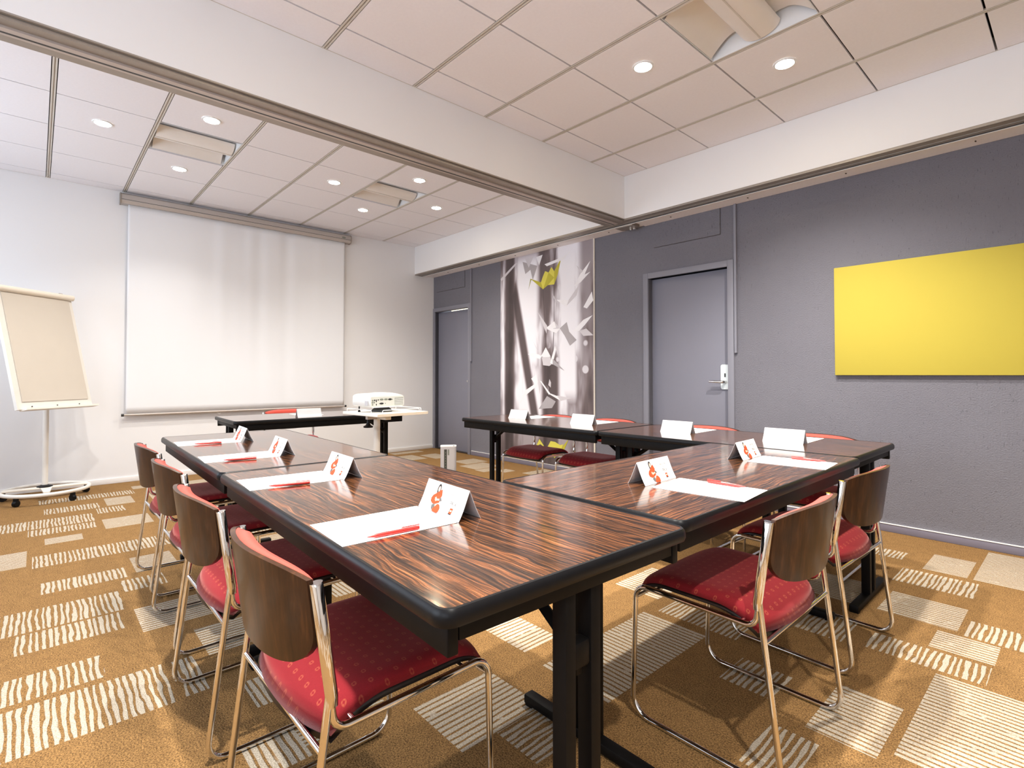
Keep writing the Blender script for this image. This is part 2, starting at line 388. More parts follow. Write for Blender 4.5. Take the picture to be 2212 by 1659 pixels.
la = bm.faces.layers.float.new('ptype'); lb = bm.faces.layers.float.new('pdir'); lc = bm.faces.layers.float.new('pseed')
la, lb, lc = (bm.faces.layers.float[n_] for n_ in ('ptype', 'pdir', 'pseed'))
def fquad(x0, x1, y0, y1, z, ty, d, sd):
    f = bm.faces.new([bm.verts.new(p) for p in ((x0, y0, z), (x1, y0, z), (x1, y1, z), (x0, y1, z))]); f[la] = ty; f[lb] = d; f[lc] = sd
xs = sorted({0.0, XE} | {r[0] for r in RECTS} | {r[1] for r in RECTS}); 
for i in range(len(xs)-1):
    xa, xb_ = xs[i], xs[i+1]
    if xb_-xa < 1e-6: continue
    cuts = sorted([(r[2], r[3], r) for r in RECTS if r[0] <= xa+1e-6 and r[1] >= xb_-1e-6], key=lambda q: q[0])
    y = YF
    for a, b, r in cuts:
        if b <= y: continue
        a = max(a, y)
        if a > y: fquad(xa, xb_, y, a, 0, 0, 0, 0)
        fquad(xa, xb_, a, b, 0, r[4], r[5], (r[0]*7.3+r[2]*3.1) % 5); y = b
    if y < 0: fquad(xa, xb_, y, 0, 0, 0, 0, 0)
obox(bm, (XE/2, YF/2, -.06), (XE+.4, -YF+.4, .1))
for f in bm.faces:
    if f.calc_center_median().z < -.001: f[la] = 0
me = bpy.data.meshes.new('floor'); bm.to_mesh(me); bm.free()
mobj('floor', me, m_carpet, kind='structure', label='brown carpet with beige striped rectangles')

# ================================================================= walls
mobj('wall_left', box_me('wall_left', (-.15, YF, 0), (0, 0, 3.2), m_white_wall), kind='structure', label='white wall behind the projection screen')
mobj('wall_right', box_me('wall_right', (XE, YF, 0), (XE+.15, 0, 3.2), simple('pale_partition', (.66, .63, .60), .8, var=.03)), kind='structure', label='pale partition wall behind the viewer')
# back wall with two door openings
D1 = (.05, .875, 2.062); D2 = (3.80, 4.605, 2.060)
mobj('wall_back', boxes_me('wall_back', [((-.15, 0, 0), (D1[0], .15, 3.2)), ((D1[0], 0, D1[2]), (D1[1], .15, 3.2)), ((D1[1], 0, 0), (D2[0], .15, 3.2)),
     ((D2[0], 0, D2[2]), (D2[1], .15, 3.2)), ((D2[1], 0, 0), (XE+.15, .15, 3.2))], m_grey), kind='structure', label='grey rough-textured wall with two doors')
# front wall with windows
lst = [((-.15, YF-.2, 0), (XE+.15, YF, 1.0)), ((-.15, YF-.2, 2.5), (XE+.15, YF, 3.2))]
px = -.15
for a, b in WINS: lst.append(((px, YF-.2, 1.0), (a, YF, 2.5))); px = b
lst.append(((px, YF-.2, 1.0), (XE+.15, YF, 2.5)))
mobj('wall_front', boxes_me('wall_front', lst, m_white_wall), kind='structure', label='white window wall behind the viewer')
for i, (a, b) in enumerate(WINS):
    w = mobj('window_%d' % (i+1), boxes_me('window_frame', [((a, YF-.12, 1.0), (b, YF-.06, 1.06)), ((a, YF-.12, 2.44), (b, YF-.06, 2.5)), ((a, YF-.12, 1.06), (a+.06, YF-.06, 2.44)), ((b-.06, YF-.12, 1.06), (b, YF-.06, 2.44)), (((a+b)/2-.03, YF-.12, 1.06), ((a+b)/2+.03, YF-.06, 2.44))], m_white_pl), kind='structure', label='white framed window in the front wall')
    for p, q in ((a+.06, (a+b)/2-.03), ((a+b)/2+.03, b-.06)):
        mobj('pane', box_me('pane', (p, YF-.094, 1.06), (q, YF-.088, 2.44), m_glass), None, w)

# baseboards
mobj('baseboard_left', box_me('baseboard_left', (0, YF, 0), (.014, -.015, .055), m_base_w, .003), kind='structure', label='white baseboard under the screen wall')
mobj('baseboard_back', boxes_me('baseboard_back', [((.955, -.016, 0), (3.73, 0, .055)), ((4.69, -.016, 0), (XE, 0, .055))], m_base_g, .003), kind='structure', label='grey baseboard along the textured wall')
mobj('trim_5', boxes_me('trim_5', [((.955, -.019, .055), (3.73, 0, .0585)), ((4.69, -.019, .055), (XE, 0, .0585))], m_base_w), kind='structure', label='thin pale bead on top of the grey baseboard')

# vertical strips beside the doors
for i, x in enumerate((.955, 4.682)):
    mobj('trim_%d' % (3+i), boxes_me('trim', [((x-.014, -.022, 1.30), (x+.006, 0, HS))], m_frame), kind='structure', label=('grey cable strip on the wall beside the far door', 'grey cable strip on the wall beside the near door')[i])

# doors
def door(n, x0, x1, zt, label, lever):
    d = empty('door_%d' % n, ((x0+x1)/2, 0, 0), kind='structure', label=label)
    cx = (x0+x1)/2; hw = (x1-x0)/2; f = .055
    mobj('door_frame', boxes_me('door_frame', [((-hw-f, -.018, 0), (-hw, .14, zt+f)), ((hw, -.018, 0), (hw+f if n == 2 else hw+.03, .14, zt+f)), ((-hw, -.018, zt), (hw, .14, zt+f))] if n == 2 else
                                    [((-hw-.045, -.018, 0), (-hw, .14, zt+f)), ((hw, -.018, 0), (hw+f, .14, zt+f)), ((-hw, -.018, zt), (hw, .14, zt+f))], m_frame, .003), None, d)
    leaf = mobj('door_leaf', box_me('door_leaf', (-hw+.003, .055, .012), (hw-.003, .10, zt-.004 if n == 2 else zt-.012), m_door, .002), None, d)
    mobj('threshold', box_me('threshold', (-hw, .03, 0), (hw, .12, .011), m_dark), None, d)
    if lever:
        bm = bmesh.new(); pl = [(x, z) for x, z in rrect(.043, .107, .012)]
        ring = []
        a = [bm.verts.new((x, 0, z-.012*(1-(x/.043)**2) if z < 0 else z+.006*(1-(x/.043)**2))) for x, z in pl]; b = [bm.verts.new((v_.co.x*.94, -.012, v_.co.z*.98)) for v_ in a]
        bm.faces.new(a); bm.faces.new(b[::-1])
        for i in range(len(a)): bm.faces.new((a[i], a[(i+1) % len(a)], b[(i+1) % len(a)], b[i]))
        pme = fin(bm, 'lock_plate', m_plate, True, 50)
        p = mobj('lock_plate', pme, None, d, label='pale metal lock plate'); p.location = (4.552-cx, .055, 1.092)
        bm = bmesh.new(); add_tube(bm, fillet([(0, -.012, 0), (0, -.055, 0), (-.125, -.058, .004)], [0, .018, 0]), [.013]*2+[.0125]*7+[.010], 12)
        h = mobj('lever_handle', fin(bm, 'lever_handle', m_chrome, True, 60), None, p); h.location = (0, 0, -.045)
        bm = bmesh.new(); obox(bm, (0, -.014, .015), (.012, .008, .034), 0, .003)
        mobj('keyhole', fin(bm, 'keyhole', m_port, True, 40), None, p)
    else:
        bm = bmesh.new(); add_tube(bm, [(.36, .056, 1.02), (.36, .03, 1.02), (.36, .02, 1.02)], [.012, .010, .014], 12); mobj('door_knob', fin(bm, 'door_knob', m_chrome, True, 60), None, d)
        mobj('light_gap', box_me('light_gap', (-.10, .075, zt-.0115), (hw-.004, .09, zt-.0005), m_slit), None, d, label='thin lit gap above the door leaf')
    # flush hatch above the door
    x0h, x1h = (3.865, 4.537) if n == 2 else (.089, .785)
    return d
door(1, *D1, 'grey flush door in the corner beside the screen wall', False)
door(2, *D2, 'grey flush door with lever handle near the yellow panel', True)
wb = bpy.data.objects['wall_back']
for x0, x1 in ((.089, .785), (3.865, 4.537)):
    mobj('access_panel', box_me('access_panel', (x0, -.003, 2.362), (x1, 0, HS-.002), m_grey), None, wb)
    mobj('panel_joint', boxes_me('panel_joint', [((x0, -.0035, 2.357), (x1+.004, 0, 2.361)), ((x1+.0005, -.0035, 2.361), (x1+.0045, 0, HS-.002))], m_dark), None, wb)

# ================================================================= beam and soffit
bmo = mobj('trim_1', box_me('trim_1', (XB2, YF, HS), (XB, -SD, 3.1), m_beam), kind='structure', label='white ceiling beam crossing the room')
e = .002
for nm, a, b, z, mt in (('track_lip', XB-.014, XB, -.008, m_alu), ('track_rail', XB-.075, XB-.018, -.024, m_alu), ('track_plate', XB-.112, XB-.077, -.034, m_alu2), ('track_plate', XB-.145, XB-.128, -.034, m_alu2), ('track_rail', XB2, XB-.147, -.026, m_alu)):
    mobj(nm, box_me(nm, (a, YF, HS+z), (b, -SD+.002, HS), mt), None, bmo)
mobj('track_slot', box_me('track_slot', (XB-.128, YF, HS-.0335), (XB-.112, -SD, HS), m_port), None, bmo)
so = mobj('trim_2', box_me('trim_2', (0, -SD, HS), (XE, 0, 3.1), m_beam), kind='structure', label='white soffit running along the textured wall')
for nm, a, b, z, mt in (('track_rail', -SD+.004, -SD+.065, -.016, m_alu), ('track_rail', -SD+.068, -SD+.100, -.020, m_alu), ('track_plate', -SD+.124, -SD+.136, -.024, m_base_w), ('soffit_board', -SD+.146, -.002, -.010, m_tile)):
    if nm == 'soffit_board':
        for x0, x1 in ((0, XB2-.01), (XB+.01, XE)): mobj(nm, box_me(nm, (x0, a, HS+z), (x1, b, HS), mt), None, so)
    else: mobj(nm, box_me(nm, (0, a, HS+z), (XE, b, HS), mt), None, so)
mobj('track_slot', box_me('track_slot', (0, -SD+.100, HS-.0195), (XE, -SD+.124, HS), m_port), None, so)
mobj('track_stub', box_me('track_stub', (XB2+.01, -SD+.138, HS-.030), (XB-.01, -.07, HS), m_alu, .002), None, so)
bm = bmesh.new(); add_tube(bm, [(XB-.06, -.09, HS-.03), (XB-.06, -.09, HS-.045)], .016, 12); add_tube(bm, [(XB-.10, -.09, HS-.03), (XB-.10, -.09, HS-.045)], .016, 12)
mobj('track_bolt', fin(bm, 'track_bolt', m_chrome, True, 50), None, so)
for x in [.5+.72*i for i in range(12)]:
    mobj('screw', box_me('screw', (x, -.10, HS-.014), (x+.008, -.085, HS-.010), m_dark), None, so)

# ================================================================= ceiling
cl = mobj('ceiling', box_me('ceiling', (-.15, YF-.2, HC+.15), (XE+.15, .15, HC+.25), m_dark), kind='structure', label='suspended ceiling of square beige tiles')
XL = [0, .18, .815, 1.445, 2.065, 2.68, 3.29, XB2]; YL = [YF, -5.67, -5.07, -4.43, -3.835, -3.24, -2.64, -2.035, -1.445, -.86, -SD]
XR = [XB, 4.01, 4.607, 5.213, 5.80, 6.39, 6.99, 7.59, 8.19, 8.79, XE]; YR = [YF, -5.69, -5.08, -4.48, -3.875, -3.272, -2.666, -2.06, -1.454, -.835, -SD]
FIT = [(1.755, -3.537), (1.755, -1.74), (5.507, -1.757)]
TM = {}
for X, Y in ((XL, YL), (XR, YR)):
    for i in range(len(X)-1):
        for j in range(len(Y)-1):
            x0, x1, y0, y1 = X[i], X[i+1], Y[j], Y[j+1]
            if any(x0 < fx < x1 and y0 < fy < y1 for fx, fy in FIT): continue
            gx0 = .0055 if i else .006; gx1 = .0055 if i < len(X)-2 else .006
            sy0 = .0175 if j else .006; sy1 = .0175 if j < len(Y)-2 else .006
            key = (round(x1-x0-gx0-gx1, 4), round(y1-y0-sy0-sy1, 4))
            if key not in TM: TM[key] = box_me('ceiling_tile', (-key[0]/2, -key[1]/2, 0), (key[0]/2, key[1]/2, .015), m_tile)
            o = mobj('ceiling_tile', TM[key], None, cl); o.location = ((x0+gx0+x1-gx1)/2, (y0+sy0+y1-sy1)/2, HC)
    for y in Y[1:-1]:   # main bars along X: two flanges with a slot
        mobj('grid_bar', boxes_me('grid_bar', [((X[0], y-.0125, HC-.001), (X[-1], y-.0035, HC+.012)), ((X[0], y+.0035, HC-.001), (X[-1], y+.0125, HC+.012)), ((X[0], y-.0035, HC+.008), (X[-1], y+.0035, HC+.012))], m_bar), None, cl)
    mobj('edge_bar', boxes_me('edge_bar', [((X[0], Y[-1]-.004, HC-.001), (X[-1], Y[-1], HC+.01)), ((X[0], Y[0], HC), (X[0]+.004, Y[-1], HC+.01))], m_bar), None, cl)

# recessed louvre fittings
def fitting(x, y, label):
    f = empty('recessed_light_fitting', (x, y, HC), label=label, cat='light fitting', group='recessed square ceiling light fittings')
    h = .288
    mobj('housing', boxes_me('housing', [((-h-.003, -h, .002), (-h, h, .12)), ((h, -h, .002), (h+.003, h, .12)), ((-h, -h, .117), (h, h, .12))], m_fitwhite), None, f)
    for sgn in (-1, 1):
        mobj('end_plate', box_me('end_plate', (-h, sgn*h-.0015, .0), (h, sgn*h+.0015, .117), m_fitwhite), None, f)
        prof = []
        for k in range(13):
            a = k/12; prof.append((sgn*(h-.002-a*.20), .004+.098*math.sin(a*PI*.62)))
        bm = bmesh.new(); vs = [(bm.verts.new((px_, -h+.03, pz)), bm.verts.new((px_, h-.03, pz)), bm.verts.new((px_, h-.03, pz+.004)), bm.verts.new((px_, -h+.03, pz+.004))) for px_, pz in prof]
        for A, B in zip(vs, vs[1:]):
            for k in range(4): bm.faces.new((A[k], A[(k+1) % 4], B[(k+1) % 4], B[k]))
        bm.faces.new(vs[0]); bm.faces.new(vs[-1][::-1])
        mobj('reflector', fin(bm, 'reflector', m_reflect, True, 40), None, f)
    bm = bmesh.new(); P = [(.105*math.sin(a), .062-.062*math.cos(a)) for a in [(-PI/2+PI*k/14) for k in range(15)]]
    loft_rings(bm, [[(px_, yy_, pz) for px_, pz in P] for yy_ in (-h+.012, h-.012)])
    cv = mobj('lamp_cover', fin(bm, 'lamp_cover', m_reflect, True, 40), None, f)
    mobj('cover_seam', box_me('cover_seam', (-.004, -h+.012, -.003), (.004, h-.012, .002), m_bar), None, cv)
    return f
FL = ['recessed square light fitting nearest the white projection screen end', 'recessed square light fitting beyond the beam, nearer the grey wall', 'recessed square light fitting at the top edge of the photo beside two lit spots']
for i, (x, y) in enumerate(FIT[:3]): fitting(x, y, FL[i])

# lit halogen spots
m_ringl = m_fitwhite
ring_me = lathe_me('trim_ring', [(.050, -.001), (.053, -.007), (.062, -.007), (.066, -.0005)], m_ringl, 20)
lens_me = lathe_me('lamp_lens', [(0, -.006), (.044, -.005), (.050, -.002)], m_glow, 20)
def spot(x, y, power, label):
    s_ = empty('ceiling_downlight', (x, y, HC), label=label, cat='downlight', group='lit halogen ceiling downlights')
    mobj('trim_ring', ring_me, None, s_); mobj('lamp_lens', lens_me, None, s_)
    d = bpy.data.lights.new('downlight_beam', 'SPOT'); d.energy = power; d.color = (1, .955, .885); d.spot_size = math.radians(125); d.spot_blend = .8; d.shadow_soft_size = .03
    l = link(bpy.data.objects.new('downlight_beam', d)); l.parent = s_; l.location = (0, 0, -.02)
PW = 110
for x, y, p, lb_ in [(1.745, -4.143, .37, 'lit downlight nearest the left edge of the photo, above the flipchart side'), (2.35, -3.545, .37, 'lit downlight between the beam and the left louvre fitting'), (1.11, -3.535, .37, 'lit downlight between the left louvre fitting and the projection screen'),
        (1.745, -2.336, .37, 'lit downlight to the left of the middle louvre fitting'), (2.355, -1.742, .37, 'lit downlight between the beam and the middle louvre fitting'), (1.76, -1.142, .37, 'lit downlight to the right of the middle louvre fitting, nearest the grey wall'), (1.125, -1.725, .22, 'dimmer downlight between the middle louvre fitting and the screen case'),
        (4.905, -1.743, 1, 'lit downlight left of the large louvre fitting, this side of the beam'), (5.505, -1.13, 1, 'lit starry downlight right of the large louvre fitting, nearest the yellow panel'),
        (5.507, -4.175, 1.55, 'lit downlight above the near table, out of view overhead'), (7.29, -4.175, 1.0, 'lit downlight behind the viewer'), (4.905, -3.573, .6, 'lit downlight overhead left of the near table'), (6.10, -3.573, .7, 'lit downlight overhead right of the near table'),
        (6.10, -1.757, 1.0, 'lit downlight overhead beside the yellow panel')]:
    spot(x, y, PW*p, lb_)

# ================================================================= wall items
# projection screen
ps = empty('projection_screen', (0, -2.63, 0), label='pulled-down white projection screen with grey case on the white wall', cat='projection screen')
hy0, hy1 = -3.876+2.63, -1.372+2.63
bm = bmesh.new(); P = [(.004, 2.985), (.055, 2.985), (.083, 2.968), (.088, 2.94), (.088, 2.905), (.075, 2.878), (.004, 2.872)]
loft_rings(bm, [[(px_, yy_, pz) for px_, pz in P] for yy_ in (hy0+.012, hy1-.012)])
cs = mobj('case', fin(bm, 'case', m_case, True, 25), None, ps)
for yy_ in (hy0, hy1-.012):
    bm = bmesh.new(); loft_rings(bm, [[(px_*1.03, y_, 2.93+(pz-2.93)*1.04) for px_, pz in P] for y_ in (yy_, yy_+.012)]); mobj('end_cap', fin(bm, 'end_cap', m_alu, True, 25), None, ps)
mobj('case_groove', box_me('case_groove', (.0875, hy0+.012, 2.914), (.0892, hy1-.012, 2.918), m_port), None, cs)
bm = bmesh.new(); add_tube(bm, [(.0875, hy1-.11, 2.935), (.0895, hy1-.11, 2.935)], .028, 20, r2=.013, ref=(0, 1, 0)); mobj('badge', fin(bm, 'badge', m_portg, True, 50), None, cs)
bm = bmesh.new(); ny, nz = 120, 30; fy0, fy1 = -3.805+2.63, -1.452+2.63; grid = []
rp = [(rng.uniform(0, 6.28), rng.uniform(.9, 1.1)) for _ in range(5)]
for i in range(ny+1):
    row = []; uy = i/ny; yy_ = fy0+(fy1-fy0)*uy
    env = math.exp(-((uy-.58)/.27)**2)
    for j in range(nz+1):
        z_ = .705+(2.885-.705)*j/nz; a = .30+.70*(j/nz)
        d_ = env*a*(.0045*math.sin(uy*52+rp[0][0]+.6*math.sin(j*.12))+.0035*math.sin(uy*33+rp[1][0])+.002*math.sin(uy*90+rp[2][0]))+.004*math.sin(uy*PI*2.2)*(j/nz)
        row.append(bm.verts.new((.05+d_, yy_, z_)))
    grid.append(row)
for i in range(ny):
    for j in range(nz): bm.faces.new((grid[i][j], grid[i+1][j], grid[i+1][j+1], grid[i][j+1]))
fme = fin(bm, 'fabric', m_screen, True); fo = mobj('fabric', fme, None, ps); so_ = fo.modifiers.new('thick', 'SOLIDIFY'); so_.thickness = .0012
mobj('bottom_bar', tube_me('bottom_bar', [(.05, -3.835+2.63+.02, .695), (.05, -1.422+2.63-.02, .695)], .010, m_alu2, 12), None, ps)
for yy_ in (-3.84+2.63, -1.442+2.63):
    mobj('bar_cap', tube_me('bar_cap', [(.05, yy_, .695), (.05, yy_+.022, .695)], .0145, m_port, 14), None, ps)
# small pull loop
bm = bmesh.new(); add_tube(bm, [(.05, -.31+.015*math.cos(a), .678+.012*math.sin(a)) for a in [2*PI*k/16 for k in range(16)]], .0015, 6, closed=True); mobj('pull_loop', fin(bm, 'pull_loop', m_white_pl, True), None, ps)

# yellow panel
yp = mobj('yellow_wall_panel', box_me('yellow_wall_panel', (0, -.03, 0), (1.75, -.004, .809), m_yellow, .002), label='plain yellow rectangular panel on the textured grey wall', cat='wall panel')
yp.location = (5.4395, 0, 1.1073)

# mural with folded paper birds
mu = empty('wall_mural', (1.571, -.002, .06), label='tall forest photo mural with hanging folded paper cranes', cat='mural')
MW, MH = 1.544, 2.535
mobj('print_panel', box_me('print_panel', (0, -.008, 0), (MW, 0, MH), m_mural), None, mu)
mobj('edge_strip', box_me('edge_strip', (MW, -.012, 0), (MW+.012, 0, MH), m_cream), None, mu)
_lay = [0]
def flat(name, polys, parent=mu):
    """polys: list of (colour name, rgb, points (x,z in mural coordinates measured from the floor))"""
    bm = bmesh.new(); ms = []
    _lay[0] += 1
    for i, (cn, rgb, pts) in enumerate(polys):
        m_ = pm(cn, rgb)
        if m_ not in ms: ms.append(m_)
        y_ = -.0085-.00015*_lay[0]-.00004*i
        f = bm.faces.new([bm.verts.new((x, y_, z-.06)) for x, z in pts]); f.material_index = ms.index(m_)
    me = bpy.data.meshes.new(name); bm.normal_update()
    for f in bm.faces:
        if f.normal.y > 0: f.normal_flip()
    bm.to_mesh(me); bm.free()
    for m_ in ms: me.materials.append(m_)
    return mobj(name, me, None, parent)
Yl, Yd, Ym = ('yellow', (.68, .62, .10)), ('olive', (.30, .27, .03)), ('ochre', (.48, .43, .05))
Wl, Wd, Wm = ('paper_pale', (.86, .85, .88)), ('paper_shade', (.42, .39, .41)), ('paper_mid', (.64, .61, .64))
for xs_ in ([(.775, 2.13), (.822, 1.44), (.842, .90)], [(.985, 2.59), (.95, 2.38), (.955, 1.74), (.93, 1.25)]):
    bm = bmesh.new()
    for (xa, za), (xb_, zb) in zip(xs_, xs_[1:]):
        bm.faces.new([bm.verts.new(p) for p in ((xa-.004, -.0083, za-.06), (xa+.004, -.0083, za-.06), (xb_+.004, -.0083, zb-.06), (xb_-.004, -.0083, zb-.06))])
    mobj('printed_thread', fin(bm, 'printed_thread', m_mstring), None, mu)
flat('printed_crane', [(*Yd, [(.523, 2.156), (.56, 2.289), (.60, 2.27), (.57, 2.27)]), (*Ym, [(.56, 2.289), (.74, 2.222), (.775, 2.134)]), (*Yl, [(.74, 2.222), (.776, 2.293), (.811, 2.347), (.868, 2.322), (.775, 2.134)]), (*Yl, [(.868, 2.322), (.914, 2.381), (.958, 2.325), (.958, 2.169), (.856, 2.174), (.775, 2.134)]), (*Ym, [(.775, 2.134), (.856, 2.174), (.958, 2.25), (.868, 2.322)]), (*Ym, [(.958, 2.325), (1.069, 2.463), (1.014, 2.276), (.958, 2.169)])])
flat('printed_crane', [(*Wm, [(.681, 1.875), (.845, 1.69), (.832, 1.60)]), (*Wl, [(.832, 1.67), (.957, 1.735), (.99, 1.66), (.87, 1.64)]), (*Wm, [(.957, 1.735), (1.045, 1.648), (.99, 1.66)]), (*Wl, [(.832, 1.655), (1.05, 1.645), (.99, 1.594)]), (*Wd, [(1.045, 1.648), (1.153, 1.713), (1.19, 1.60), (1.30, 1.50), (1.20, 1.44), (1.12, 1.56)])])
flat('printed_crane', [(*Wl, [(.51, 1.365), (.62, 1.375), (.762, 1.34), (.72, 1.30), (.62, 1.32)]), (*Wm, [(.608, 1.515), (.742, 1.335), (.715, 1.35)]), (*Wl, [(.742, 1.335), (.82, 1.438), (.90, 1.325), (.80, 1.31)]), (*Wm, [(.755, 1.32), (.90, 1.32), (.91, 1.23), (.877, 1.214), (.774, 1.225)]), (*Wl, [(.89, 1.25), (.968, 1.449), (.995, 1.43), (.93, 1.23)]), (*Wm, [(.968, 1.449), (1.0, 1.445), (1.035, 1.28)]), (*Wd, [(.934, 1.30), (1.12, 1.155), (.93, 1.235)])])
flat('printed_crane', [(*Wl, [(.346, .722), (.47, .92), (.68, 1.02), (.66, .97), (.45, .84)]), (*Wl, [(.571, 1.064), (.66, 1.115), (.69, 1.02), (.64, .99)]), (*Wm, [(.703, 1.215), (.69, 1.03), (.715, .875), (.735, 1.02)])])
flat('printed_crane', [(*Wl, [(.72, 1.04), (.745, 1.035), (.90, .885), (.87, .875)]), (*Wl, [(.87, .885), (.90, .89), (1.04, .855), (1.05, .812)]), (*Wm, [(1.0, .87), (1.224, .847), (1.054, .809)]), (*Wd, [(.70, .70), (.84, .86), (.98, .80), (.92, .72)]), (*Wm, [(.86, .99), (.88, 1.06), (.905, 1.02), (.90, .96)])])
flat('printed_crane', [(*Wm, [(.93, 2.07), (.985, 1.98), (1.02, 1.94), (.96, 1.99)]), (*Wl, [(.991, 1.985), (1.186, 1.965), (1.154, 1.88)]), (*Wm, [(1.186, 1.965), (1.352, 2.13), (1.30, 2.0), (1.154, 1.90)])])
flat('printed_crane', [(*Wd, [(.42, 2.52), (.47, 2.36), (.56, 2.40), (.60, 2.27), (.68, 2.43)]), (*Wm, [(.46, 2.56), (.53, 2.43), (.62, 2.56)]), (*Wl, [(.66, 2.54), (.71, 2.43), (.77, 2.55)]), (*Wm, [(.0, 2.36), (.28, 2.52), (.33, 2.52), (.02, 2.33)]), (*Wl, [(.80, 2.43), (1.10, 2.47), (1.24, 2.53), (1.12, 2.44), (.84, 2.40)])])
flat('printed_crane', [(*Wl, [(1.26, 2.10), (1.36, 2.24), (1.50, 2.36), (1.42, 2.22), (1.50, 2.24), (1.36, 2.14)]), (*Wm, [(1.30, 2.34), (1.36, 2.24), (1.40, 2.26)])])
flat('printed_crane', [(*Wl, [(1.24, 1.60), (1.40, 1.72), (1.53, 1.76), (1.42, 1.66), (1.34, 1.60)]), (*Wm, [(1.34, 1.60), (1.44, 1.62), (1.54, 1.54), (1.40, 1.54)]), (*Wl, [(1.40, 1.86), (1.52, 2.02), (1.54, 1.92), (1.45, 1.84)])])
flat('printed_crane', [(*Yl, [(.654, .248), (.714, .34), (.807, .247), (.73, .28)]), (*Yl, [(.83, .235), (.898, .333), (.97, .33), (1.05, .30), (1.096, .315), (1.06, .245)]), (*Ym, [(1.05, .24), (1.096, .30), (1.181, .384), (1.11, .25)]), (*Ym, [(.86, .225), (1.06, .235), (.96, .14)])])

# ================================================================= tables
def table(name, cx, cy, rot, L, W, label):
    """L, W: outer size; the local x axis runs along the length"""
    T = empty(name, (cx, cy, 0), math.radians(rot), label=label, cat='table', group='folding rosewood conference tables')
    e_ = .012
    bm = bmesh.new(); prism(bm, rrect(L/2-e_, W/2-e_, .022), .712, .740); mobj('table_top', fin(bm, 'table_top', m_rose), None, T)
    bm = bmesh.new(); prof = [(-e_, .7405), (-e_*.55, .7402), (-.002, .735), (0, .728), (0, .718), (-.003, .711), (-e_, .709)]
    outs = []
    for d_, z_ in prof: outs.append([(x, y, z_) for x, y in rrect(L/2+d_, W/2+d_, .034+d_)])
    loft_rings(bm, outs, False); A = [v_ for v_ in bm.verts]; n_ = len(outs[0])
    bm.verts.ensure_lookup_table()
    for k in range(n_): bm.faces.new((bm.verts[k], bm.verts[(k+1) % n_], bm.verts[len(bm.verts)-n_+(k+1) % n_], bm.verts[len(bm.verts)-n_+k]))
    mobj('edge_band', fin(bm, 'edge_band', m_black, True, 40), None, T)
    for s_ in (-1, 1):
        mobj('side_rail', boxes_me('side_rail', [((-L/2+.022, s_*(W/2-.035)-.011, .656), (L/2-.022, s_*(W/2-.035)+.011, .7115))], m_steel, .003), None, T)
        mobj('end_rail', box_me('end_rail', (s_*(L/2-.034)-.010, -W/2+.048, .676), (s_*(L/2-.034)+.010, W/2-.048, .7115), m_steel, .002), None, T)
        x = s_*(L/2-.048)
        for k in (-1, 1): mobj('post', box_me('post', (x-.019, k*.0375-.015, .034), (x+.019, k*.0375+.015, .690), m_steel, .003), None, T)
        ft = mobj('foot', box_me('foot', (x-.02, -.255, .004), (x+.02, .255, .036), m_steel, .006), None, T)
        for k in (-1, 1): mobj('foot_pad', box_me('foot_pad', (x-.018, k*.235-.014, 0), (x+.018, k*.235+.014, .005), m_black), None, ft)
        bm = bmesh.new(); add_tube(bm, [(x-s_*.01, 0, .545), (x-s_*.24, 0, .700)], .016, 4, r2=.014, ref=(0, 1, 0)); mobj('brace', fin(bm, 'brace', m_steel), None, T)
        bm = bmesh.new(); obox(bm, (x, 0, .545), (.034, .050, .055), 0, .008); obox(bm, (x, 0, .515), (.014, .02, .03), 0, .004); mobj('latch', fin(bm, 'latch', m_steel, True, 40), None, T)
    return T
table('conference_table', 3.782, -3.6045, -1.57, 1.52, .713, 'rosewood folding table in the left row, farther one, greyish sheen on top')
table('conference_table', 5.307, -3.6475, -1.60, 1.52, .713, 'rosewood folding table nearest the viewer, at the near end of the left row')
table('conference_table', 5.687, -2.528, 90.0, 1.522, .713, 'rosewood folding table crossing between the left and right rows')
table('conference_table', 3.805, -1.412, .2, 1.476, .713, 'rosewood folding table in the far right row, nearer the mural')
table('conference_table', 5.285, -1.407, .2, 1.476, .713, 'rosewood folding table in the far right row, below the near grey door')
table('conference_table', 1.852, -2.561, 88.44, 1.52, .713, 'rosewood folding table standing alone in front of the projection screen')

# ================================================================= chairs
def pillow(name, hx, y0, y1, zf, th, mat, nu=22, nv=22, pw=4.5, bot=.0, yfun=None):
    """cushion in plan: rounded rectangle grid, zf(x,y) = base height, th = crown thickness"""
    bm = bmesh.new(); top, low = [], []
    for i in range(nu+1):
        a, b = [], []
        for j in range(nv+1):
            u = -1+2*i/nu; w = -1+2*j/nv
            # square to rounded square
            uu = u*math.sqrt(1-.10*w**4*abs(u)**2); ww = w*math.sqrt(1-.10*u**4*abs(w)**2)
            x = uu*hx; yc, yh = (y0+y1)/2, (y1-y0)/2; y = yc+ww*yh
            if yfun: y = yfun(x, y, u, w)
            r = max(0, 1-abs(u)**pw)*max(0, 1-abs(w)**pw)
            z = zf(x, y, u, w)
            a.append(bm.verts.new((x, y, z+th*r**.5))); b.append(bm.verts.new((x, y, z-bot)) if 0 < i < nu and 0 < j < nv else None)
        top.append(a); low.append(b)
    for i in range(nu+1):
        for j in range(nv+1):
            if low[i][j] is None: low[i][j] = top[i][j]
    for i in range(nu):
        for j in range(nv):
            bm.faces.new((top[i][j], top[i+1][j], top[i+1][j+1], top[i][j+1]))
            q = [low[i][j], low[i][j+1], low[i+1][j+1], low[i+1][j]]
            try: bm.faces.new(q)
            except ValueError: pass
    return fin(bm, name, mat, True)
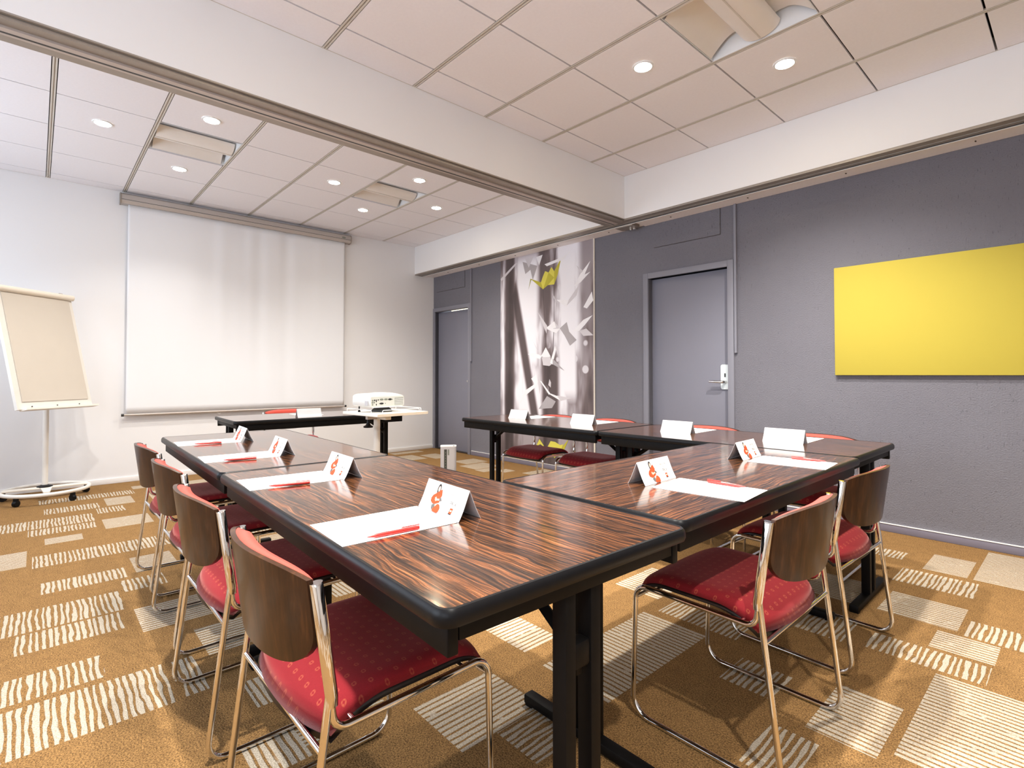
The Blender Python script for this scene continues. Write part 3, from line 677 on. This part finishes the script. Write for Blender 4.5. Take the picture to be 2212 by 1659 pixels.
def seat_z(x, y, u, w):
    z = .437+.004*u*u
    if w > .45: z -= .040*((w-.45)/.55)**2
    if w < -.35: z -= .052*((-w-.35)/.65)**2
    return z
def seat_y(x, y, u, w):
    if w < 0: y -= .028*(1-u*u)*(-w)
    else: y += .012*(1-u*u)*w
    return y
def shell_outline(u, w):
    """u,w in [-1,1]; w=+1 top. returns x,z of the backrest outline grid"""
    x = u*.240; z = .634+.108*w
    if w < 0:
        ww = -w; x *= math.sqrt(max(.0, 1-.46*ww**2.8)); z = .634-.108*ww*math.sqrt(max(0, 1-.30*abs(u)**3))
    else:
        z = .634+.108*w*(1-.20*abs(u)**3.2)
    return x, z
def back_y(x, z): return -.078+.052*(abs(x)/.24)**2-(z-.61)*.135
def build_backrest():
    nu, nv = 24, 14
    def surf(off, sc_=1.0):
        return [[(lambda p: (p[0]*sc_, back_y(p[0]*sc_, p[1])+off, .634+(p[1]-.634)*sc_))(shell_outline(-1+2*i/nu, -1+2*j/nv)) for j in range(nv+1)] for i in range(nu+1)]
    bm = bmesh.new(); F = [[bm.verts.new(p) for p in r] for r in surf(.006)]; B = [[bm.verts.new(p) for p in r] for r in surf(-.006)]
    for i in range(nu):
        for j in range(nv):
            bm.faces.new((F[i][j], F[i+1][j], F[i+1][j+1], F[i][j+1])); bm.faces.new((B[i][j], B[i][j+1], B[i+1][j+1], B[i+1][j]))
    loop = [(i, 0) for i in range(nu)]+[(nu, j) for j in range(nv)]+[(i, nv) for i in range(nu, 0, -1)]+[(0, j) for j in range(nv, 0, -1)]
    for a, b in zip(loop, loop[1:]+loop[:1]): bm.faces.new((F[a[0]][a[1]], F[b[0]][b[1]], B[b[0]][b[1]], B[a[0]][a[1]]))
    shell = fin(bm, 'backrest', m_ply, True, 45)
    bm = bmesh.new(); S = surf(.0065, .975); top = []
    for i in range(nu+1):
        r_ = []
        for j in range(nv+1):
            u = -1+2*i/nu; w = -1+2*j/nv
            t_ = .040*(max(0, 1-abs(u)**3.2)*max(0, 1-abs(w)**18))**.5
            p = S[i][j]; r_.append(bm.verts.new((p[0], p[1]+t_, p[2])))
        top.append(r_)
    base = [[top[i][j] if i in (0, nu) or j in (0, nv) else bm.verts.new(S[i][j]) for j in range(nv+1)] for i in range(nu+1)]
    for i in range(nu):
        for j in range(nv):
            bm.faces.new((top[i][j], top[i+1][j], top[i+1][j+1], top[i][j+1]))
            try: bm.faces.new((base[i][j], base[i][j+1], base[i+1][j+1], base[i+1][j]))
            except ValueError: pass
    return shell, fin(bm, 'back_cushion', m_fabb, True)
def make_chair():
    C = empty('stacking_chair')
    hx = .2475
    for s_ in (-1, 1):
        x = s_*hx
        pts = fillet([(x, -.004, .500), (x, .006, .421), (x, .392, .427), (x, .405, .0085), (x, -.062, .0085), (x, -.003, .500)], [0, .034, .045, .060, .050, 0], 8)
        mobj('side_frame', tube_me('side_frame', pts, .0083, m_chrome, 10), None, C)
        bm = bmesh.new(); add_tube(bm, [(x, .001, .470), (x, 0, .492), (x, -.031, .712), (x, -.0315, .716)], [.009, .0135, .0145, .011], 12, r2=.0125, ref=(1, 0, 0)); mobj('back_post', fin(bm, 'back_post', m_chrome, True, 50), None, C)
    mobj('crossbar', tube_me('crossbar', [(-hx, -.0165, .385), (hx, -.0165, .385)], .0068, m_chrome, 8), None, C)
    mobj('crossbar', tube_me('crossbar', [(-hx, .3935, .385), (hx, .3935, .385)], .0060, m_chrome, 8), None, C)
    mobj('crossbar', tube_me('crossbar', [(-hx, .05, .420), (hx, .05, .420)], .0060, m_chrome, 8), None, C)
    mobj('crossbar', tube_me('crossbar', [(-hx, .32, .425), (hx, .32, .425)], .0060, m_chrome, 8), None, C)
    mobj('seat_shell', pillow('seat_shell', .236, .000, .412, lambda x, y, u, w: seat_z(x, y, u, w)-.006, .012, m_seatshell, pw=14, bot=.004, yfun=seat_y), None, C)
    mobj('seat', pillow('seat', .230, .002, .408, lambda x, y, u, w: seat_z(x, y, u, w)+.004, .026, m_fab, pw=9, bot=.001, yfun=seat_y), None, C)
    a, b = build_backrest()
    mobj('backrest', a, None, C); mobj('back_cushion', b, None, C)
    return C
first = make_chair()
CH = [  # knee centre x,y, facing degrees (0 = +Y), label
 (3.356, -4.002, 0, 'chrome chair at the far end of the left row, farthest from the viewer'),
 (4.065, -4.022, 0, 'second chrome chair from the far end of the left row'),
 (4.787, -4.060, 0, 'third chrome chair from the far end of the left row, second nearest the viewer'),
 (5.490, -4.062, 0, 'large foreground chrome chair at the near end of the left row, patterned red seat'),
 (6.114, -2.782, 90, 'chrome chair at the crossing table, seen from behind in the right foreground'),
 (6.085, -2.022, 88, 'chrome chair at the crossing table, farther one beside the far right row end'),
 (3.430, -0.985, 180, 'chrome chair against the mural at the mural end of the far right row'),
 (4.050, -0.960, 180, 'chrome chair between the mural and the near grey door, far right row'),
 (4.880, -0.950, 180, 'chrome chair in front of the near grey door handle, far right row'),
 (5.580, -0.950, 180, 'chrome chair under the left part of the yellow panel, far right row'),
 (0.945, -2.470, -96, 'chrome chair alone at the table in front of the projection screen')]
for i, (x, y, a, lb_) in enumerate(CH):
    c_ = first if i == 0 else copy_tree(first)
    c_.location = (x, y, 0); c_.rotation_euler = (0, 0, math.radians(a)); tag(c_, lb_, 'chair', 'red upholstered chrome chairs around the tables')

# ================================================================= papers, cards, pens
pap_me = box_me('paper_sheet', (-.105, -.1475, 0), (.105, .1475, .0008), m_paper)
PAP = [(3.470, -3.790, -4, 'white paper sheet at the far end of the left row'), (4.145, -3.810, -4, 'white paper sheet second from the far end of the left row'), (4.835, -3.829, -4, 'white paper sheet on the near table, beyond the nearest sheet'), (5.550, -3.848, -3, 'large white paper sheet nearest the viewer'),
  (5.895, -2.873, 95, 'white paper sheet on the crossing table, nearer the viewer'), (5.880, -2.125, 95, 'white paper sheet on the crossing table, farther one'),
  (3.470, -1.262, 2, 'white paper sheet behind the tent card nearest the mural'), (4.140, -1.255, 2, 'white paper sheet second from the mural in the far right row'), (4.940, -1.255, 2, 'white paper sheet in front of the near grey door'), (5.590, -1.255, 2, 'white paper sheet under the yellow panel side of the far right row'),
  (1.800, -2.615, 90, 'white paper sheet on the lone table at the projection screen')]
for x, y, a, lb_ in PAP:
    o = mobj('paper_sheet', pap_me, None, label=lb_, cat='paper', group='paper sheets laid at the seats'); o.location = (x, y, .7405); o.rotation_euler = (0, 0, math.radians(a))

# tent card: local x along the fold, printed face towards -y
CWd, CD, CHt = .21, .034, .074
def card_prof(s_, n=6):
    pts = []
    for k in range(n+1):
        a = k/n; pts.append((s_*(CD*(1-a)**1.0*(1-.10*math.sin(PI*a)))+s_*.0, CHt*a))
    return pts
bm = bmesh.new()
for s_ in (-1, 1):
    P = card_prof(s_); tt = .0007
    rg = [[(-CWd/2, y, z), (CWd/2, y, z), (CWd/2, y-s_*tt*1.2, z), (-CWd/2, y-s_*tt*1.2, z)] for y, z in P]
    loft_rings(bm, rg)
card_me = fin(bm, 'tent_card', m_card)
def on_card(u, v):       # u,v in 0..1 on the printed face
    a = v; y = -(CD*(1-a)*(1-.10*math.sin(PI*a)))-.0005; return (-CWd/2+u*CWd, y, CHt*v)
def cpoly(bm, pts, lift=0):
    f = bm.faces.new([bm.verts.new(Vector(on_card(u, v))+Vector((0, -lift, lift*.4))) for u, v in pts])
    return f
def disc(u, v, ru, rv, n=14, a0=0, a1=2*PI):
    return [(u+ru*math.cos(a0+(a1-a0)*k/n), v+rv*math.sin(a0+(a1-a0)*k/n)) for k in range(n)]
def print_me(name, items):
    bm = bmesh.new(); ms = []
    for i, (cn, rgb, pts) in enumerate(items):
        m_ = pm(cn, rgb)
        if m_ not in ms: ms.append(m_)
        f = cpoly(bm, pts, .00012*(i+1)); f.material_index = ms.index(m_)
    me = bpy.data.meshes.new(name); bm.to_mesh(me); bm.free()
    for m_ in ms: me.materials.append(m_)
    return me
HAIR, SKIN, RED, GREY = ('black_ink', (.012, .01, .01)), ('skin_ink', (.62, .40, .31)), ('red_ink', (.52, .055, .015)), ('grey_ink', (.10, .09, .085))
fig_me = print_me('printed_figure', [
  (*HAIR, disc(.345, .79, .040, .155)), (*SKIN, disc(.348, .77, .024, .10)),
  (*HAIR, [(.305, .80), (.318, .82), (.325, .60), (.312, .55)]),
  (*RED, [(.345, .66), (.40, .76), (.425, .78), (.455, .60), (.44, .50), (.44, .34), (.36, .26), (.30, .24), (.235, .31), (.225, .42), (.25, .52), (.29, .58)]),
  (*GREY, [(.42, .50), (.455, .50), (.485, .42), (.46, .39), (.43, .42)]),
  (*SKIN, [(.335, .50), (.36, .44), (.42, .46), (.425, .40), (.37, .38), (.345, .34), (.34, .39), (.318, .37), (.33, .42), (.31, .44)]),
  (*GREY, [(.29, .20), (.345, .27), (.37, .22), (.345, .06), (.31, .09)]),
  (*RED, [(.36, .02), (.34, .07), (.385, .23), (.43, .30), (.475, .27), (.50, .18), (.495, .06), (.47, .01)]),
  (*SKIN, [(.385, .25), (.42, .20), (.445, .12), (.425, .13), (.41, .09), (.40, .14), (.385, .12), (.375, .20)])])
logo_me = print_me('printed_logo', [(*RED, [(.715, .13), (.725, .31), (.79, .31), (.78, .13)]), (*SKIN, [(.732, .20), (.736, .25), (.775, .25), (.77, .20)]), (*HAIR, [(.715, .11), (.716, .14), (.782, .14), (.781, .11)]), (*GREY, [(.66, .055), (.66, .062), (.86, .062), (.86, .055)])])
def text_me(s_, size, col, u, v, squash=1.0):
    cu = bpy.data.curves.new('txt', 'FONT'); cu.body = s_; cu.size = 1; cu.align_x = 'CENTER'; cu.resolution_u = 3
    o = bpy.data.objects.new('txt', cu); COL.objects.link(o)
    bpy.context.view_layer.update()
    me = bpy.data.meshes.new_from_object(o.evaluated_get(bpy.context.evaluated_depsgraph_get()))
    bpy.data.objects.remove(o); bpy.data.curves.remove(cu)
    return [(p.co.x*size*squash/CWd+u, p.co.y*size/.081+v) for p in me.vertices], [tuple(p.vertices) for p in me.polygons], me
def texts(items):
    V, F = [], []
    for s_, size, u, v, sq in items:
        a, b, me = text_me(s_, size, None, u, v, sq); n0 = len(V)
        V += [Vector(on_card(*q))+Vector((0, -.0007, .0003)) for q in a]; F += [tuple(i+n0 for i in f) for f in b]; bpy.data.meshes.remove(me)
    me = bpy.data.meshes.new('printed_text'); me.from_pydata(V, [], F); me.materials.append(pm('grey_ink', GREY[1])); return me
txt_me = texts([('le', .008, .735, .80, 1), ('BIEN-ÊTRE', .0095, .745, .68, .9), ('AU MEILLEUR', .0075, .745, .57, .9), ('PRIX', .0165, .755, .375, .9)])
card0 = mobj('tent_card', card_me)
mobj('printed_figure', fig_me, None, card0, label='printed woman hugging a red cushion'); mobj('printed_logo', logo_me, None, card0); mobj('printed_text', txt_me, None, card0)
CARDS = [(3.497, -3.618, -4, 'printed tent card at the far end of the left row'), (4.163, -3.631, -4, 'printed tent card second from the far end of the left row'), (4.860, -3.646, -3, 'printed tent card on the near table, beyond the nearest card'), (5.562, -3.664, -4, 'printed tent card nearest the viewer, upright above the nearest sheet'),
  (5.696, -2.888, 93, 'printed tent card on the crossing table, nearer one reading PRIX'), (5.684, -2.130, 93, 'printed tent card on the crossing table, farther one'),
  (3.486, -1.462, 180, 'blank side of tent card nearest the mural'), (4.175, -1.448, 181, 'blank side of tent card second from the mural'), (4.946, -1.436, 181, 'blank side of tent card in front of the near grey door'), (5.600, -1.446, 180, 'blank side of tent card under the yellow panel side'),
  (2.080, -2.700, -92, 'blank side of tent card on the lone table at the projection screen')]
for i, (x, y, a, lb_) in enumerate(CARDS):
    o = card0 if i == 0 else copy_tree(card0)
    o.location = (x, y, .7405); o.rotation_euler = (0, 0, math.radians(a)); tag(o, lb_, 'tent card', 'folded tent cards on the tables')

def make_pen():
    P = empty('ballpoint_pen')
    bm = bmesh.new(); add_tube(bm, [(0, -.048, 0), (0, -.03, 0), (0, .052, 0), (0, .060, 0)], [.0042, .0050, .0050, .0044], 12); br_ = mobj('barrel', fin(bm, 'barrel', m_pen, True, 40), None, P)
    mobj('tip', tube_me('tip', [(0, -.048, 0), (0, -.064, 0), (0, -.070, 0)], [.0042, .0018, .0006], m_pen, 12), None, P)
    bm = bmesh.new(); obox(bm, (0, .038, .0068), (.0035, .046, .0022), 0, .0008); mobj('clip', fin(bm, 'clip', m_pen, True, 40), None, P)
    bm = bmesh.new(); obox(bm, (0, -.002, .0049), (.0030, .030, .0004)); mobj('imprint', fin(bm, 'imprint', m_penw), None, br_)
    return P
pen0 = make_pen()
PENS = [((3.560, -3.873), (3.579, -3.738), 'red pen on the paper at the far end of the left row'), ((4.241, -3.896), (4.269, -3.763), 'red pen on the second paper from the far end of the left row'), ((4.921, -3.926), (4.951, -3.791), 'red pen on the near table, beyond the nearest pen'), ((5.638, -3.940), (5.650, -3.801), 'red pen on the large sheet nearest the viewer'),
  ((5.979, -2.785), (5.836, -2.787), 'red pen on the nearer sheet of the crossing table'), ((5.978, -2.026), (5.839, -2.039), 'red pen on the farther sheet of the crossing table'), ((1.70, -2.665), (1.84, -2.665), 'red pen on the lone table at the projection screen')]
for i, (a, b, lb_) in enumerate(PENS):
    o = pen0 if i == 0 else copy_tree(pen0)
    o.location = ((a[0]+b[0])/2, (a[1]+b[1])/2, .7464); o.rotation_euler = (0, 0, math.atan2(b[1]-a[1], b[0]-a[0])-PI/2); tag(o, lb_, 'pen', 'red pens on the paper sheets')

# ================================================================= flipchart
fc = empty('flipchart_stand', (.43, -4.41, 0), label='white flipchart easel on a round wheeled base at the left edge', cat='flipchart')
bm = bmesh.new(); R0 = .30
add_tube(bm, [(R0*math.cos(2*PI*k/48), R0*math.sin(2*PI*k/48), .085) for k in range(48)], .0165, 12, closed=True); rg = mobj('base_ring', fin(bm, 'base_ring', m_ringw, True), None, fc)
# ring cross plate
bm = bmesh.new(); loft_rings(bm, [[(-.07-.0, y_, z_) for y_, z_ in ((-.045, .085), (.045, .085), (.045, .10), (-.045, .10))], [(R0*.62, y_, z_) for y_, z_ in ((-.02, .08), (.02, .08), (.02, .09), (-.02, .09))]])
obox(bm, (-.06, 0, .092), (.07, R0*1.94, .016), 0, .004)
mobj('base_plate', fin(bm, 'base_plate', m_cream, True, 40), None, fc)
for a in (-40, 35, 110, 180, 250):
    aa = math.radians(a); cx_, cy_ = R0*math.cos(aa), R0*math.sin(aa)
    bm = bmesh.new(); add_tube(bm, [(cx_-.014*math.sin(aa), cy_+.014*math.cos(aa), .027), (cx_+.014*math.sin(aa), cy_-.014*math.cos(aa), .027)], .0265, 18)
    w_ = mobj('caster', fin(bm, 'caster', m_black, True, 50), None, fc)
    bm = bmesh.new(); obox(bm, (cx_, cy_, .060), (.022, .036, .022), aa, .004); mobj('caster_fork', fin(bm, 'caster_fork', m_black, True, 40), None, w_)
px_, py_ = .36-.43, -4.42+4.41
mobj('pole', tube_me('pole', [(px_, py_, .09), (px_, py_, 1.25)], .0225, m_ringw, 18), None, fc)
bm = bmesh.new(); add_lathe(bm, [(.0, .098), (.058, .098), (.055, .108), (.034, .114), (.0235, .118)], 20, (px_, py_, 0)); mobj('pole_collar', fin(bm, 'pole_collar', m_black, True, 40), None, fc)
BL, BR = Vector((.79, -4.60, .82)), Vector((.34, -4.09, .82))
ex = (BR-BL).normalized(); nrm = Vector((-ex.y, ex.x, 0)); nrm = -nrm if nrm.x < 0 else nrm
tl = math.radians(13.6); ev = (Vector((0, 0, 1))*math.cos(tl)-nrm*math.sin(tl)); en = ex.cross(ev); en = -en if en.x < 0 else en
bw, bh = (BR-BL).length, 1.05
bd = empty('board'); bd.parent = fc
def bpt(a, b, c_): return BL+ex*a+ev*b+en*c_-Vector((.43, -4.41, 0))
def bbox(name, a0, a1, b0, b1, c0, c1, mat, parent):
    bm = bmesh.new(); vs = [bm.verts.new(bpt(a, b, c_)) for c_ in (c0, c1) for a, b in ((a0, b0), (a1, b0), (a1, b1), (a0, b1))]
    for f in ((0, 1, 2, 3), (4, 5, 6, 7), (0, 1, 5, 4), (1, 2, 6, 5), (2, 3, 7, 6), (3, 0, 4, 7)): bm.faces.new([vs[i] for i in f])
    return mobj(name, fin(bm, name, mat), None, parent)
bpy.data.objects.remove(bd)
bd = bbox('board', 0, bw, 0, bh, -.028, 0, m_ringw, fc)
bbox('paper_pad', .045, bw-.035, .065, bh-.02, .0005, .007, m_padp, bd)
bbox('pen_tray', .03, bw+.02, -.012, .004, -.02, .05, m_tray, fc)
for a in (.12, .34, .55):
    bm = bmesh.new(); add_tube(bm, [bpt(a, .022, .0), bpt(a, .022, .004)], .005, 10); mobj('screw', fin(bm, 'screw', m_port, True, 50), None, bd)
bm = bmesh.new(); add_tube(bm, [bpt(-.02, bh+.0, .012), bpt(bw+.005, bh+.0, .012)], .027, 18); mobj('clamp_bar', fin(bm, 'clamp_bar', m_cream, True, 50), None, fc)
bm = bmesh.new(); add_tube(bm, [bpt(-.06, bh+.0, .012), bpt(-.02, bh, .012)], .021, 14); mobj('clamp_end', fin(bm, 'clamp_end', m_chrome, True, 50), None, fc)
for a in (.56,): bbox('paper_hook', a, a+.03, bh+.024, bh+.034, .0, .016, m_case, fc)
bm = bmesh.new(); pa = bpt(bw/2, .42, -.028); add_tube(bm, [(px_, py_, 1.22), (px_+.02, py_+.005, 1.23), (pa.x, pa.y, pa.z)], .016, 10); mobj('tilt_bracket', fin(bm, 'tilt_bracket', m_ringw, True, 50), None, fc)

# ================================================================= projector trolley and projector
tx, ty_, trz = 3.062, -2.486, math.radians(5.6)
tv = empty('projector_trolley', (tx, ty_, 0), trz, label='pale projector stand with one white pole', cat='projector stand')
bm = bmesh.new(); obox(bm, (0, 0, .8175), (.47, .455, .022), 0, .003); tp = mobj('tray', fin(bm, 'tray', m_tray, True, 40), None, tv)
mobj('tray_edge', box_me('tray_edge', (.2352, -.2265, .808), (.2395, .2265, .827), m_trayedge), None, tp)
for pts in ([(-.20, -.21), (.13, -.21)], [(.215, -.17), (.215, .16)], [(-.16, .212), (.17, .212)]):
    a, b = pts
    mobj('wire_rail', tube_me('wire_rail', fillet([(a[0], a[1], .828), (a[0], a[1], .852), (b[0], b[1], .852), (b[0], b[1], .828)], [0, .01, .01, 0], 5), .0028, m_white_pl, 8), None, tv)
mobj('pole', tube_me('pole', [(0, -.075, .06), (0, -.075, .806)], .024, m_ringw, 18), None, tv)
mobj('clamp_bracket', box_me('clamp_bracket', (-.03, -.10, .775), (.15, -.05, .8065), m_tray, .003), None, tv)
bm = bmesh.new(); add_lathe(bm, [(0, .715), (.034, .717), (.036, .727), (.020, .735), (.014, .745), (.010, .755), (.010, .777)], 20, (.03, -.17, 0)); mobj('clamp_knob', fin(bm, 'clamp_knob', m_black, True, 40), None, tv)
mobj('clamp_arm', box_me('clamp_arm', (.015, -.185, .777), (.045, -.06, .8065), m_case, .002), None, tv)
bm = bmesh.new()
obox(bm, (0, -.075, .055), (.50, .04, .03), 0, .006); obox(bm, (0, -.075, .055), (.04, .44, .03), 0, .006); mobj('base_cross', fin(bm, 'base_cross', m_ringw, True, 40), None, tv)
for dx, dy in ((.23, 0), (-.23, 0), (0, .125), (0, -.275)):
    bm = bmesh.new(); cx_ = dx; cy_ = -.075 if dy == 0 else dy; add_tube(bm, [(cx_, cy_-.011, .022), (cx_, cy_+.011, .022)], .0215, 16); mobj('caster', fin(bm, 'caster', m_black, True, 50), None, tv)

# projector: local +x = rear panel with sockets
pj = empty('video_projector', (3.050, -2.535, .829), math.radians(10), label='white video projector with sockets on its rear panel', cat='projector')
PX, PY, Z0, Z1 = .105, .166, .036, .128
bm = bmesh.new(); rings = []
for k in range(9):
    a = k/8; x = -PX+2*PX*a; zt = Z1+.010*math.sin(PI*min(1, a*.9+.1))-.004*a; zb = Z0+.006*(1-a)
    hw = PY*(.93+.07*math.sin(PI*(.25+.6*a)))
    n_ = 20; ring = []
    for q in range(n_):
        th_ = 2*PI*q/n_; cy_, cz_ = math.cos(th_), math.sin(th_)
        ring.append((x, math.copysign(abs(cy_)**.28, cy_)*hw, (zt+zb)/2+math.copysign(abs(cz_)**.30, cz_)*(zt-zb)/2+(.006*(1-(cy_)**2) if cz_ > 0 else 0)))
    rings.append(ring)
loft_rings(bm, rings); bd_ = mobj('body', fin(bm, 'body', m_white_pl, True, 50), None, pj)
mobj('rear_panel', box_me('rear_panel', (PX-.001, -PY*.93, Z0+.008), (PX+.0012, PY*.93, Z1-.012), simple('panel_grey_white', (.62, .63, .58), .4, var=.03), .0), None, pj)
rp_ = bpy.data.objects['rear_panel']
def port(y, z, ry, rz_, mat, name='socket'):
    y *= .9
    bm = bmesh.new(); add_tube(bm, [(PX+.0008, y, z), (PX+.003, y, z)], ry, 14, r2=rz_, ref=(0, 1, 0)); mobj(name, fin(bm, name, mat, True, 50), None, rp_)
for y, z, ry, rz_, mt in ((-.155, .090, .007, .007, m_portg), (-.135, .092, .006, .006, m_port), (-.158, .075, .007, .006, m_portg), (-.14, .076, .006, .006, m_portg), (-.156, .060, .006, .006, m_portg), (-.118, .088, .004, .011, m_port), (-.118, .060, .004, .007, m_port), (-.100, .094, .005, .005, m_port),
                         (-.065, .096, .018, .007, m_portg), (-.020, .096, .017, .007, m_portg), (.022, .095, .017, .007, m_port), (.046, .094, .003, .003, m_port), (-.065, .066, .019, .007, m_port), (-.090, .066, .002, .002, m_port), (-.025, .066, .003, .004, m_portg)):
    port(y, z, ry, rz_, mt)
gp = mobj('vent_grille', box_me('vent_grille', (PX+.0010, .066, .050), (PX+.0022, .150, .106), m_portg), None, pj)
for i in range(8): mobj('vent_slat', box_me('vent_slat', (PX+.0022, .067, .053+i*.0066), (PX+.0042, .149, .0560+i*.0066), m_white_pl), None, gp)
for x, y in ((-.075, -.125), (-.075, .125)):
    bm = bmesh.new(); add_lathe(bm, [(0, .0), (.010, .0), (.010, .008), (.005, .011), (.005, .045)], 14, (x, y, 0)); mobj('foot', fin(bm, 'foot', m_black, True, 40), None, pj)
bm = bmesh.new(); loft_rings(bm, [[(-.04, -.05, 0), (.095, -.05, 0), (.095, .05, 0), (-.04, .05, 0)], [(-.02, -.05, .014), (.10, -.05, .014), (.10, .05, .014), (-.02, .05, .014)], [(.0, -.03, .04), (.07, -.03, .04), (.07, .03, .04), (.0, .03, .04)]]); mobj('swivel_foot', fin(bm, 'swivel_foot', m_port), None, pj)
bm = bmesh.new(); add_tube(bm, [(-PX+.002, .07, .080), (-PX-.012, .07, .080)], .028, 20); mobj('lens', fin(bm, 'lens', m_port, True, 50), None, pj)
mobj('top_groove', box_me('top_groove', (-.06, -.02, Z1+.0130), (.03, .07, Z1+.0160), m_white_pl, .001), None, pj)
mobj('side_label', box_me('side_label', (.05, -PY-.0012, .055), (.085, -PY+.004, .088), m_case_s), None, pj)

# ================================================================= silver upright unit on the floor
pu = empty('silver_floor_unit', (2.405, -1.425, 0), math.radians(54), label='silver upright box with a dark strip standing on the carpet', cat='appliance')
bm = bmesh.new(); prism(bm, rrect(.078, .06, .022), .008, .395); cs_ = mobj('casing', fin(bm, 'casing', m_case_s, True, 40), None, pu)
bm = bmesh.new(); prism(bm, rrect(.079, .061, .022), .395, .402); mobj('top_cap', fin(bm, 'top_cap', m_white_pl, True, 40), None, pu)
mobj('control_strip', box_me('control_strip', (-.042, -.0615, .04), (-.014, -.058, .372), simple('strip_dark', (.055, .06, .05), .35)), None, pu)
for i in range(6): mobj('indicator', box_me('indicator', (-.031, -.0622, .20+i*.027), (-.025, -.0612, .208+i*.027), m_portg), None, bpy.data.objects['control_strip'])
mobj('brand_plate', box_me('brand_plate', (-.006, -.0612, .315), (.008, -.0585, .372), m_portg), None, pu)
mobj('base_plinth', box_me('base_plinth', (-.07, -.052, 0), (.07, .052, .008), m_black), None, pu)
mobj('top_button', box_me('top_button', (.045, -.045, .402), (.06, -.03, .405), m_port), None, pu)
